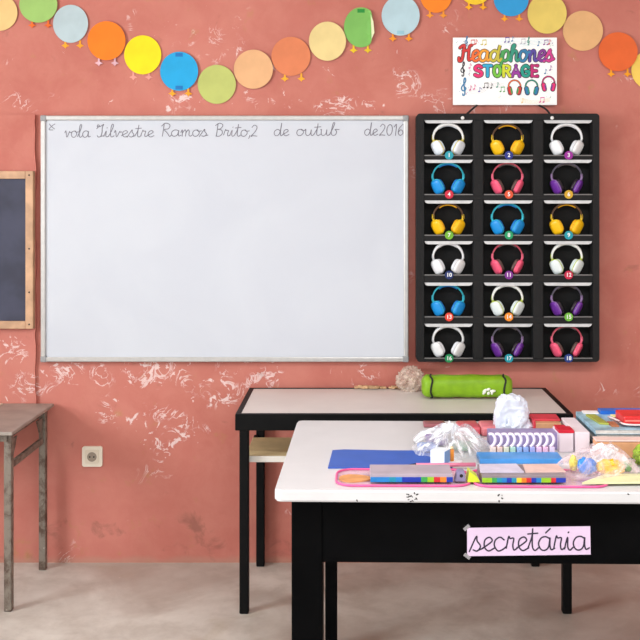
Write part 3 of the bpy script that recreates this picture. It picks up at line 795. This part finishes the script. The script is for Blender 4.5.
for sx in (-1, 1):
    for ya in (.035, dp - .075):
        bm = B(); xa = sx * (w2 - .030); box(bm, xa - .015, xa + .015, ya, ya + .032, 0, TH - .0145, .004, 2)
        leg = obj('leg', bm, GM, lt)
        d = 1 if ya < .2 else -1; bm = B()
        yy = ya + (.032 if d > 0 else 0)
        v = [(yy, TH - .046), (yy + d * .075, TH - .046), (yy + d * .01, TH - .14), (yy, TH - .14)]
        A = [bm.verts.new((xa - .004, a, b_)) for a, b_ in v]; D = [bm.verts.new((xa + .004, a, b_)) for a, b_ in v]
        bm.faces.new(A); bm.faces.new(D[::-1])
        for i in range(4): bm.faces.new((A[i], D[i], D[(i + 1) % 4], A[(i + 1) % 4]))
        bmesh.ops.recalc_face_normals(bm, faces=bm.faces[:]); obj('corner_bracket', bm, GM, leg)
    bm = B(); box(bm, sx * (w2 - .030) - .008, sx * (w2 - .030) + .008, .073, dp - .075, .548, .574, .003); obj('side_rail', bm, GM, lt)
bm = B(); slab(bm, [(-.05, -.03), (.035, -.022), (.04, .03), (-.045, .036)], 0, .004)
p = onto(-6, 404, TH); single('paper_scrap', bm, mat('cream_paper', (236, 222, 200), .7, .04), 'small cream paper on the grey metal table at the wall', 'paper', (p.x, 4.39, TH))

# ================================================================== front desk
FX, FY, RZ = -.212, 2.824, math.radians(-1.2)
BLKW = mat('black_painted_wood', (6, 6, 7), .6, .25, 9, 0, .1, .04)
fd = thing('teacher_desk', 'big white-topped desk with black apron covered in craft supplies', 'desk', (FX, FY, 0), RZ)
FW, FD = 1.47, .895
bm = B(); slab(bm, rrect(0, FW, 0, FD, .022), DESK - .034, DESK)
es = [e for e in bm.edges if abs(e.verts[0].co.z - e.verts[1].co.z) < 1e-6]
bmesh.ops.bevel(bm, geom=es, offset=.005, segments=3, affect='EDGES'); obj('desktop', bm, TOPF, fd)
zt = DESK - .034
def legbox(xa, ya, w, nm='leg'):
    bm = B(); box(bm, xa, xa + w, ya, ya + w, 0, zt - .0005, .004); return obj(nm, bm, BLKW, fd)
legbox(.045, .045, .088); legbox(FW - .133, .045, .088); legbox(.108, .76, .042); legbox(FW - .15, .76, .042)
bm = B(); box(bm, .132, FW - .132, .048, .07, .572, zt - .0005, .002); obj('front_apron', bm, BLKW, fd)
for xa in (.118, FW - .14):
    bm = B(); box(bm, xa, xa + .02, .132, .76, .60, zt - .0005, .002); obj('side_apron', bm, BLKW, fd)
bm = B(); box(bm, .15, FW - .15, .77, .79, .62, zt - .0005, .002); obj('rear_apron', bm, BLKW, fd)
def edge_mark(px, n_, seed, sz):
    r_ = random.Random(seed); bm = B(); x = (px - VX) * FY / F - FX
    for _ in range(n_):
        a, b_ = r_.uniform(-sz, sz), r_.uniform(-.012, .012)
        pen(bm, [(x + a, DESK - .018 + b_), (x + a + r_.uniform(-.005, .005), DESK - .018 + b_ + r_.uniform(-.004, .004))], r_.uniform(.002, .0045), .0006)
    obj('paint_chip', bm, mat('bare_dark_spot', (60, 54, 54), .8), fd)
edge_mark(412, 13, 1, .016); edge_mark(497, 2, 5, .005); edge_mark(500.5, 2, 6, .004); edge_mark(357, 1, 7, .002); edge_mark(628, 2, 8, .006)
# ---- taped paper sign
def apron(px, py, off=.0):
    for _ in range(1): pass
    Y = FY + .048
    for _ in range(4):
        X = (px - VX) * Y / F; Y = FY + .048 * math.cos(RZ) + math.tan(RZ) * (X - FX) 
    return Vector((X, Y, H - (py - VY) * Y / F))
p = apron(528.5, 541)
ps = thing('paper_sign', 'handwritten lilac paper strip taped on the black desk apron', 'sign', (p.x, p.y - .0005, p.z), RZ)
ps.rotation_euler = (0, math.radians(-1.0), RZ)
k = p.y / F; hw, hh = 61.5 * k, 14.3 * k
bm = B(); prism(bm, [(-hw, -hh), (hw, -hh + .001), (hw, hh), (-hw + .001, hh - .001)], -.0016, -.0004); obj('paper', bm, mat('lilac_paper', (216, 192, 220), .6, .05, 8), ps)
bm = B(); write(bm, 'secretária', -58 * k, 59.5 * k, -9.2 * k, 13.6 * k, .0042, .0019, asc=.7); obj('handwriting', bm, mat('dark_ink', (44, 36, 56), .6), ps)
for sx, sz in ((-1, 1), (-1, -1)):
    bm = B(); vs = box(bm, -.010, .010, -.0022, -.0018, -.005, .005); rot_about(bm, sx * sz * math.radians(40), 'Y', (0, 0, 0))
    obj('tape', bm, mat('clear_tape', (190, 186, 190), .2, .02, 20, trans=.6), ps, (sx * hw, 0, sz * hh))

# ================================================================== things on the front desk
e = .0006
def at(px, py, z=DESK): return onto(px, py, z)
# blue folder
a, b_ = at(328, 468.8), at(343, 449.5)
bm = B(); slab(bm, [(0, 0), (.375, .0), (.385, .205), (.20, .207), (.047, .22), (.010, .21)], 0, .004)
single('blue_folder', bm, mat('blue_foam_sheet', (52, 92, 184), .55, .05, 12), 'flat blue folder lying on the left of the crowded desk', 'folder', (a.x, a.y, DESK + e))
# pink-rimmed sleeves
PKF = film('pink_tinted_film', (240, 196, 214), .22, .25, 9); PKR = mat('pink_piping', (232, 92, 152), .4, .06)
def sleeve(x0, x1, y0, y1, label, r=.05):
    t = thing('document_sleeve', label, 'plastic sleeve', ((x0 + x1) / 2, y0, DESK + e), math.radians(-.6))
    w2 = (x1 - x0) / 2; dd = y1 - y0
    bm = B(); slab(bm, rrect(-w2, w2, 0, dd, r, 8), 0, .0018); obj('film', bm, PKF, t)
    bm = B(); tube(bm, [(x, y, .0034) for x, y in rrect(-w2, w2, 0, dd, r, 8)], .0034, 6, True, up=Vector((0, 0, 1))); obj('piping', bm, PKR, t)
sleeve(-.040, .345, 2.852, 3.026, 'clear sleeve with pink piping under the blue pencil box, left front')
sleeve(.352, .735, 2.842, 3.02, 'clear sleeve with pink piping under the rainbow box and candy bag')
zb = DESK + e + .0072
bm = B(); slab(bm, [(.048 * math.cos(t_) * (1 if True else 0), .036 * math.sin(t_) * (1 - .25 * math.cos(t_))) for t_ in [2 * PI * i / 28 for i in range(28)]], 0, .004)
p = at(356, 480); single('craft_oval', bm, mat('tan_felt', (212, 150, 96), .8, .12, 20), 'flat tan oval on the pink sleeve at the far left', 'craft piece', (p.x - .001, p.y, DESK + .0027))
def striped_box(name, label, x0, x1, y0, y1, z0, z1, top, cols, rz=0.0):
    t = thing(name, label, 'pencil box', (x0, y0, z0), rz)
    bm = B(); box(bm, 0, x1 - x0, .001, y1 - y0, 0, z1 - z0, .001, 1); obj('carton', bm, top, t)
    bm = B(); n = len(cols); w = (x1 - x0) / n
    for i in range(n): box(bm, i * w, (i + 1) * w, -.001, .001, .001, (z1 - z0) * .62, mi=i)
    obj('striped_edge', bm, [mat('stripe_%d_%d_%d' % c, c, .45, .08, 40) for c in cols], t)
    return t
BLU, NAV, TEAL, GR, LIM, RED, ORG, YEL = (36, 126, 196), (30, 56, 168), (30, 140, 170), (60, 160, 80), (150, 200, 40), (206, 44, 50), (236, 130, 40), (240, 206, 50)
striped_box('pencil_box', 'flat blue-edged pencil box with grey lid on the left sleeve', .058, .292, 2.872, 2.975, zb, zb + .024, mat('lilac_grey_carton', (172, 158, 170), .5, .08, 14),
            [BLU, BLU, BLU, TEAL, BLU, NAV, NAV, NAV, GR, LIM, RED, ORG, NAV])
striped_box('rainbow_box', 'flat box with rainbow striped edge beside the candy bag', .375, .612, 2.868, 2.985, zb, zb + .022, mat('grey_carton', (140, 128, 134), .5, .1, 14),
            [LIM, LIM, GR, TEAL, BLU, NAV, TEAL, YEL, ORG, RED, NAV, BLU, LIM, LIM, RED, NAV, NAV])
bm = B(); slab(bm, [(0, 0), (.125, .0), (.118, .09), (.008, .085)], 0, .003)
single('exercise_booklet', bm, mat('pale_lilac_cover', (206, 198, 218), .5, .08, 20), 'pale lilac booklet on the rainbow box, left half', 'booklet', (.372, 2.89, zb + .0225))
bm = B(); slab(bm, [(0, 0), (.115, .004), (.108, .088), (.006, .084)], 0, .003)
single('exercise_booklet', bm, mat('pale_pink_cover', (226, 192, 184), .5, .08, 20), 'pale pink booklet on the rainbow box, right half', 'booklet', (.502, 2.89, zb + .0225))
# sharpener
p = at(460, 486); sh = thing('pencil_sharpener', 'grey violet pencil sharpener between the two pencil boxes', 'sharpener', (.314, 2.878, zb))
bm = B(); prism(bm, [(-.016, 0), (.016, 0), (.012, .03), (-.008, .03)], 0, .03); bmesh.ops.bevel(bm, geom=bm.edges[:], offset=.002, segments=2, affect='EDGES'); obj('body', bm, mat('violet_grey_plastic', (140, 132, 166), .4, .06), sh)
bm = B(); prism(bm, [(.003 + .005 * math.cos(2 * PI * k / 16), .017 + .005 * math.sin(2 * PI * k / 16)) for k in range(16)], -.0008, .002); obj('pencil_hole', bm, mat('black_hole', (25, 22, 22), .8), sh)
bm = B(); prism(bm, [(0, 0), (.036, 0), (.030, .012), (.006, .03)], 0, .05)
single('lime_packet', bm, mat('lime_wrapper', (206, 222, 50), .35, .1, 20), 'wedge-shaped lime green packet right of the pencil sharpener', 'packet', (.334, 2.874, zb))
# pencil
t = thing('pencil', 'pink pencil with dark tip lying behind the blue-edged box', 'pencil', (.168, 3.036, DESK + .0135), math.radians(2))
bm = B(); tube(bm, [(.03, 0, 0), (.21, 0, 0)], .0062, 6); obj('shaft', bm, mat('pink_lacquer', (222, 130, 160), .4, .06), t)
bm = B(); tube(bm, [(0, 0, 0), (.006, 0, 0), (.03, 0, 0)], [.0008, .002, .0062], 8); obj('tip', bm, mat('dark_graphite', (56, 40, 56), .5), t)

# ---- clear bag of supplies
def bag(bm, rx, ry, rz, seed, folds, tuft=.02, wob=.2):
    rnd = random.Random(seed); ph = [rnd.uniform(0, 6.28) for _ in range(4)]; N, M = 128, 26; rings = []
    for i in range(M + 1):
        q = i / M; ring = []
        for k in range(N):
            a = 2 * PI * k / N
            edge = 1 + wob * noise.noise(Vector((math.cos(a) * 1.8, math.sin(a) * 1.8, seed)))
            fold = 1 - 2 * abs(math.sin(folds * .5 * a + ph[0] + .5 * math.sin(3 * a))) * .8 + math.sin((folds + 7) * a + ph[1]) * .3 + math.sin((folds * 2 + 3) * a + ph[2]) * .2
            z = rz * (.45 * (1 - q ** 2.6) ** .8 + .55 * (1 - q ** .9)) * (1 + .26 * fold * min(1, q * 2.5)) + (tuft * (1 - q / .16) * (1 + .6 * fold) if q < .16 else 0)
            z += rz * .55 * noise.noise(Vector((q * 2.6 * math.cos(a), q * 2.6 * math.sin(a), seed * 2.1))) * (1 - q) * min(1, q * 3)
            rr = q * edge * (1 + .05 * fold * q)
            ring.append(bm.verts.new((rx * rr * math.cos(a) + .03 * rx * (1 - q) * seed, ry * rr * math.sin(a), max(.0008, z))))
            if i == 0: break
        rings.append(ring)
    for k in range(N): bm.faces.new((rings[0][0], rings[1][k], rings[1][(k + 1) % N]))
    for i in range(1, M):
        for k in range(N): bm.faces.new((rings[i][k], rings[i + 1][k], rings[i + 1][(k + 1) % N], rings[i][(k + 1) % N]))
    bmesh.ops.recalc_face_normals(bm, faces=bm.faces[:])
c = at(449, 449)
bm = B(); bag(bm, .132, .165, .066, 5, 7, .008, .45)
cbg = single('plastic_bag', bm, film('supply_bag_film', (240, 243, 250), .10, .85, 11, True), 'large knotted clear plastic bag on the blue folder', 'plastic bag', (c.x, 3.305, DESK + .0052), smooth=True)
p = at(429, 465.5)
t = thing('small_carton', 'small white and pale blue carton in front of the clear bag', 'carton', (p.x + .004, 3.085, DESK + .0052), math.radians(-28))
bm = B(); box(bm, 0, .046, 0, .05, 0, .042, .001, 1); obj('body', bm, mat('white_carton', (232, 240, 248), .45, .03), t)
bm = B(); box(bm, .0462, .0472, .001, .049, .001, .041); obj('side_panel', bm, mat('pale_blue_carton', (120, 160, 210), .45, .05), t)
bm = B(); tube(bm, [(0, 0, 0), (0, 0, .034), (0, 0, .036)], [.008, .008, .005], 12); 
t = thing('glue_stick', 'short orange glue stick right of the small white carton', 'glue stick', (.312, 3.108, DESK + .0085))
obj('barrel', bm, mat('orange_plastic', (232, 144, 50), .35, .05), t)
bm = B(); tube(bm, [(0, 0, .0362), (0, 0, .043)], .0062, 12); obj('cap', bm, mat('cream_cap', (240, 214, 170), .35), t)
bm = B(); slab(bm, [(.034 * math.cos(2 * PI * k / 28), .022 * math.sin(2 * PI * k / 28)) for k in range(28)], 0, .003)
single('plastic_saucer', bm, mat('white_lid_plastic', (238, 238, 244), .35), 'flat white oval saucer under the orange glue stick', 'saucer', (.312, 3.110, DESK + .0051))
for x_, y_, sz_, col_, rz_, lab_ in ((.250, 3.25, (.055, .06, .022), (112, 140, 204), .3, 'periwinkle packet inside the clear bag at its left end'), (.362, 3.26, (.06, .05, .024), (116, 150, 120), -.4, 'muted green packet inside the clear bag at its right end'),
                       (.285, 3.33, (.07, .06, .03), (150, 128, 176), .1, 'violet packet in the middle of the clear bag')):
    bm = B(); box(bm, -sz_[0] / 2, sz_[0] / 2, -sz_[1] / 2, sz_[1] / 2, 0, sz_[2], .008, 3)
    single('packet', bm, mat('bagged_%d_%d_%d' % col_, col_, .4, .15, 20), lab_, 'packet', (x_, y_, DESK + .0055), rz_, smooth=True)
# red packets behind
def packet(px0, px1, py0, h, d, col, label, rz=0.0, nm='packet'):
    a, b_ = at(px0, py0), at(px1, py0); w = b_.x - a.x
    bm = B(); r_ = random.Random(int(px0))
    vs = box(bm, 0, w, 0, d, 0, h, h * .3, 3)
    for v in bm.verts: v.co.z = max(0, v.co.z + .002 * noise.noise(v.co * 30 + Vector((px0, 0, 0))))
    return single(nm, bm, mat('wrapper_%d_%d_%d' % col, col, .35, .16, 18), label, 'packet', (a.x, a.y, DESK + e), rz, smooth=True)
packet(459, 481, 436.5, .03, .12, (204, 92, 104), 'pinkish red packet behind the knotted clear bag')
packet(481.5, 499, 437, .034, .11, (212, 120, 128), 'paler red packet left of the white crumpled plastic')
packet(424, 446, 428, .012, .06, (156, 92, 98), 'flat brownish red packet behind the clear bag, on the left')

# white crumpled plastic
p = at(515, 437)
bm = B()
def wrinkled(q):
    v = 0; a = .15; f = 1.15
    for k in range(3):
        v += a * (1 - 2.2 * abs(noise.noise(q * f + Vector((4, 1 + k, 7))))); f *= 2.0; a *= .48
    q = q * (1 + v - .1); q.x += .10 * (.5 - q.z) * (1 if q.x > 0 else -.2); return q
blob(bm, (-.002, 0, .067), (.054, .04, .064), 6, .62, fn=wrinkled)
crumple(bm, (.016, -.032, .031), (.043, .03, .036), 17, .34, 1.5)
WPL = mat('white_plastic_bag', (218, 224, 238), .35, .03, 14, 0, .4)
single('white_plastic_bag', bm, WPL, 'tall crumpled white plastic bag standing behind the row of curls', 'plastic bag', (p.x - .007, 3.48, DESK + e + .003), smooth=True)
# violet carton and the row of curls
bm = B(); box(bm, 0, .228, 0, .07, 0, .054, .002)
a = at(491, 452); single('violet_carton', bm, mat('violet_carton', (148, 136, 180), .5, .12, 16), 'long violet carton behind the row of white curls', 'carton', (a.x, 3.277, DESK + e))
a = at(491, 456.5); rk = thing('ring_rack', 'row of ten white curved rings on small pastel blocks', 'rack', (a.x, 3.215, DESK + e))
pastel = [(232, 214, 206), (230, 200, 190), (214, 216, 196), (176, 214, 200), (150, 178, 226), (146, 170, 222), (164, 170, 224), (226, 190, 222), (228, 186, 214), (222, 206, 232)]
CURL = mat('white_ring_plastic', (236, 226, 240), .35, .03)
for j in range(10):
    xx = .009 + j * .0207
    bm = B(); box(bm, xx - .0085, xx + .0085, -.014, .016, 0, .026, .002); blk = obj('pastel_block', bm, mat('pastel_%d_%d_%d' % pastel[j], pastel[j], .45, .05), rk)
    bm = B(); tube(bm, smooth_path([(xx - .013, .0, .064), (xx - .003, -.002, .0655), (xx + .005, -.004, .057), (xx + .0065, -.005, .045), (xx + .002, -.006, .034), (xx - .006, -.006, .0265)], 4), .0048, 8); obj('ring', bm, CURL, rk)
bm = B(); box(bm, 0, .255, 0, .085, 0, .016, .002)
a = at(480, 464.3); single('blue_box', bm, mat('sky_blue_box', (70, 144, 214), .4, .12, 12), 'flat sky blue box in front of the row of curls', 'box', (a.x, 3.10, DESK + e))
# tan box with red, red top white cartons
t = thing('tan_carton', 'tan cardboard carton with red lid right of the white bag', 'carton', (.627, 3.405, DESK + e), math.radians(-2))
bm = B(); box(bm, 0, .084, 0, .12, 0, .058, .002); obj('body', bm, mat('tan_card', (196, 146, 108), .6, .12, 14), t)
bm = B(); box(bm, -.003, .087, .03, .123, .0582, .064, .002); box(bm, -.008, -.0005, .004, .12, .006, .062, .001); obj('lid', bm, mat('red_card', (206, 60, 74), .5, .14, 14), t)
def white_carton(x, y, w, d, h, label, band, rz):
    t = thing('white_carton', label, 'carton', (x, y, DESK + e), rz)
    bm = B(); box(bm, 0, w, 0, d, 0, h, .002); obj('body', bm, mat('blush_white_card', (232, 218, 226), .5, .05, 14), t)
    if band:
        bm = B(); box(bm, -.0015, w + .0015, -.0015, .06, h - .001, h + .0085, .001); obj('red_lid', bm, mat('bright_red_card', (204, 26, 52), .45, .06), t)
        bm = B(); box(bm, .004, w - .006, .066, d, h + .0002, h + .004, .001); obj('red_flap', bm, mat('bright_red_card', (204, 26, 52), .45, .06), t)
white_carton(.672, 3.245, .046, .10, .062, 'white carton with red lid standing beside the violet carton', True, math.radians(1))
white_carton(.7215, 3.235, .046, .22, .066, 'plain white carton between red-lidded one and magazine pile', False, math.radians(0))
# magazines
mags = [((150, 150, 158), .016, 0, .0, 'thick grey magazine at the bottom of the pile'), ((110, 140, 150), .012, .006, .010, 'teal-grey magazine second from the bottom of the pile'),
        ((176, 168, 160), .012, -.004, -.012, 'beige magazine in the middle of the pile'), ((84, 122, 140), .010, .004, .006, 'slate blue magazine below the light blue one'),
        ((150, 186, 204), .012, .0, -.004, 'light blue covered magazine on top of the pile')]
z = DESK + e
PAGE = mat('page_edges', (206, 204, 200), .7, .12, 50)
for j, (col, th, dx, rz, lab) in enumerate(mags):
    t = thing('magazine', lab, 'magazine', (.782 + dx, 3.225 + abs(dx), z), rz, 'magazines piled on the right of the desk')
    th *= 1.2
    bm = B(); box(bm, .002, .298, .002, .278, .0012, th - .0012); obj('pages', bm, PAGE, t)
    CV = mat('glossy_cover_%d' % j, col, .3, .35, 14)
    bm = B(); box(bm, 0, .3, 0, .28, th - .0012, th, .0003, 1); obj('front_cover', bm, CV, t)
    bm = B(); box(bm, 0, .3, 0, .28, 0, .0012, .0003, 1); box(bm, 0, .0015, 0, .28, .0012, th - .0012); obj('back_cover', bm, CV, t)
    z += th + .0005
ZM = z
def flat(nm, pts, h, m, label, cat, zz=None):
    bm = B(); slab(bm, pts, 0, h); return single(nm, bm, m, label, cat, (0, 0, ZM if zz is None else zz))
flat('paper_sheet', [(.80, 3.462), (.852, 3.462), (.854, 3.498), (.802, 3.50)], .004, mat('white_sheet', (242, 236, 236), .6, .02), 'white paper at the rear of the magazine pile', 'paper')
flat('notebook', [(.858, 3.455), (1.07, 3.445), (1.07, 3.50), (.858, 3.502)], .012, mat('royal_blue_cover', (36, 104, 200), .4, .06), 'royal blue notebook at the rear of the magazine pile', 'notebook')
flat('flash_card', [(.89, 3.40), (.97, 3.40), (.975, 3.438), (.885, 3.438)], .004, mat('pale_yellow_card', (242, 226, 160), .6, .05), 'pale yellow card in front of the blue notebook', 'card')
flat('olive_packet', [(.815, 3.30), (.842, 3.29), (.832, 3.43), (.80, 3.43)], .006, mat('olive_wrapper', (160, 164, 72), .5, .15, 20), 'olive green packet across the light blue magazine', 'packet')
flat('photo_booklet', [(.872, 3.30), (1.06, 3.30), (1.06, 3.392), (.868, 3.392)], .004, mat('grey_mauve_cover', (166, 150, 150), .4, .3, 22), 'grey mauve booklet under the red case on the pile', 'booklet')
flat('brown_card', [(.845, 3.262), (.868, 3.260), (.868, 3.325), (.845, 3.325)], .005, mat('rust_brown_card', (176, 110, 76), .55, .12, 16), 'rust brown card on the front of the light blue magazine', 'card')
t = thing('red_case', 'red case with pale strap on the magazine pile at the right edge', 'case', (.884, 3.262, ZM + .0045))
bm = B(); box(bm, 0, .18, 0, .11, 0, .03, .006, 3); obj('body', bm, mat('red_vinyl', (214, 44, 46), .35, .1, 12), t)
bm = B(); tube(bm, smooth_path([(-.02, .12, .004), (-.006, .05, .006), (.0, -.004, .006), (.05, -.009, .004), (.17, -.006, .004)], 5), .003, 8); obj('strap', bm, mat('pale_strap', (236, 206, 206), .5), t)
bm = B(); box(bm, .004, .176, -.0008, .001, .013, .018); obj('seam_band', bm, mat('pale_red_band', (238, 130, 120), .4), t)
# tan carton at right
bm = B(); box(bm, 0, .26, 0, .05, 0, .052, .004, 3)
for v in bm.verts: v.co.z += .003 * noise.noise(v.co * 14)
t = thing('brown_carton', 'low brown cardboard carton in front of the magazine pile', 'carton', (.770, 3.165, DESK + e), math.radians(-1.5)); obj('body', bm, mat('brown_card', (214, 158, 116), .6, .1, 12), t)
bm = B(); box(bm, .0, .26, -.001, .051, .0525, .058, .002); obj('lid', bm, mat('blush_card', (232, 200, 192), .55, .06, 14), t)
# candy bag
c = at(594, 470)
bm = B(); bag(bm, .120, .100, .075, 9, 8, .004, .24)
single('candy_bag', bm, film('pale_pink_bag_film', (246, 224, 230), .08, .5, 12), 'pale pink see-through bag with blue and yellow wrappers inside', 'plastic bag', (.722, 2.985, DESK + .0085), smooth=True)
def wrapper(nm, x, y, zz, r, col, seed, label, amp=.22, z0=None):
    bm = B(); crumple(bm, (0, 0, r[2] * .9), r, seed, amp, 1.6, 4)
    single(nm, bm, mat('foil_%d_%d_%d' % col, col, .3, .12, 25), label, 'wrapper', (x, y, zz), smooth=True)
z = DESK + .0095
wrapper('wrapper', .694, 2.962, z, (.025, .02, .023), (56, 136, 232), 21, 'crumpled blue wrapper inside the pale pink bag')
wrapper('wrapper', .762, 2.955, z, (.038, .02, .022), (250, 188, 16), 22, 'long golden yellow wrapper inside the pale pink bag')
wrapper('wrapper', .818, 2.985, z, (.014, .014, .016), (90, 168, 60), 23, 'small green wrapper at the right end of the pink bag')
wrapper('wrapper', .662, 2.995, z, (.011, .012, .022), (246, 222, 70), 24, 'small lemon yellow wrapper at the left end of the pink bag')
p = at(600, 458); bm = B(); crumple(bm, (0, 0, .026), (.038, .024, .028), 31, .26, 1.5)
single('tissue', bm, mat('white_tissue', (248, 248, 252), .8, .02, 14, 0, .2), 'crumpled white tissue between pink bag and brown carton', 'tissue', (p.x + .0, 3.118, DESK + e), smooth=True)
bm = B(); slab(bm, [(-.09, .0), (.19, .012), (.19, .09), (.0, .09)], 0, .006)
single('pale_booklet', bm, mat('pale_green_cover', (226, 228, 180), .5, .05, 12), 'pale green booklet sticking out right of the pink bag', 'booklet', (.745, 2.853, DESK + .0075))
bm = B(); crumple(bm, (0, 0, .03), (.04, .035, .033), 41, .3, 1.8)
single('green_packet', bm, mat('leaf_green_wrapper', (150, 176, 60), .4, .4, 30), 'crinkled leaf green packet at the right edge of the desk', 'packet', (.912, 3.085, DESK + e), smooth=True)

# ================================================================== light and camera
w = bpy.data.worlds.new('World'); bpy.context.scene.world = w; w.use_nodes = True
bg = w.node_tree.nodes['Background']; bg.inputs[0].default_value = (.92, .98, 1.0, 1); bg.inputs[1].default_value = 1.08
la = bpy.data.lights.new('window_daylight', 'AREA'); la.shape = 'RECTANGLE'; la.size = 1.4; la.size_y = 1.8; la.energy = 145; la.color = (.93, .98, 1.0)
lo = bpy.data.objects.new('window_daylight', la); C.objects.link(lo); lo.location = (XL - .32, (WY0 + WY1) / 2, (WZ0 + WZ1) / 2); lo.rotation_euler = (0, -PI / 2, 0)
# added unseen fitting under the ceiling: fill light for floor and desktops
lf = thing('added_light_fitting', 'added unseen fill light fitting under the ceiling in front of the desks', 'lamp', (.8, 1.35, ZT))
bm = B(); box(bm, -1.2, 1.2, -.12, .12, -.06, -.001, .004); obj('housing', bm, mat('white_enamel', (235, 235, 232), .4, .02), lf)
ll = bpy.data.lights.new('added_fill_light', 'AREA'); ll.shape = 'RECTANGLE'; ll.size = 2.3; ll.size_y = .5; ll.energy = 54; ll.color = (.95, .99, 1.0)
l2 = bpy.data.objects.new('added_fill_light', ll); C.objects.link(l2); l2.location = (.8, 1.35, ZT - .08)
cam = bpy.data.cameras.new('camera'); co = bpy.data.objects.new('camera', cam); C.objects.link(co)
co.location = (0, 0, H); co.rotation_euler = (PI / 2, 0, 0)
cam.sensor_width = 36; cam.lens = F / 640 * 36; cam.shift_x = -(VX - 320) / 640; cam.shift_y = -(320 - VY) / 640
sc = bpy.context.scene; sc.camera = co
sc.view_settings.view_transform = 'Standard'; sc.view_settings.look = 'None'; sc.view_settings.gamma = 1; sc.view_settings.exposure = 0.38
sc.cycles.use_denoising = True; sc.cycles.max_bounces = 8; sc.cycles.transparent_max_bounces = 16
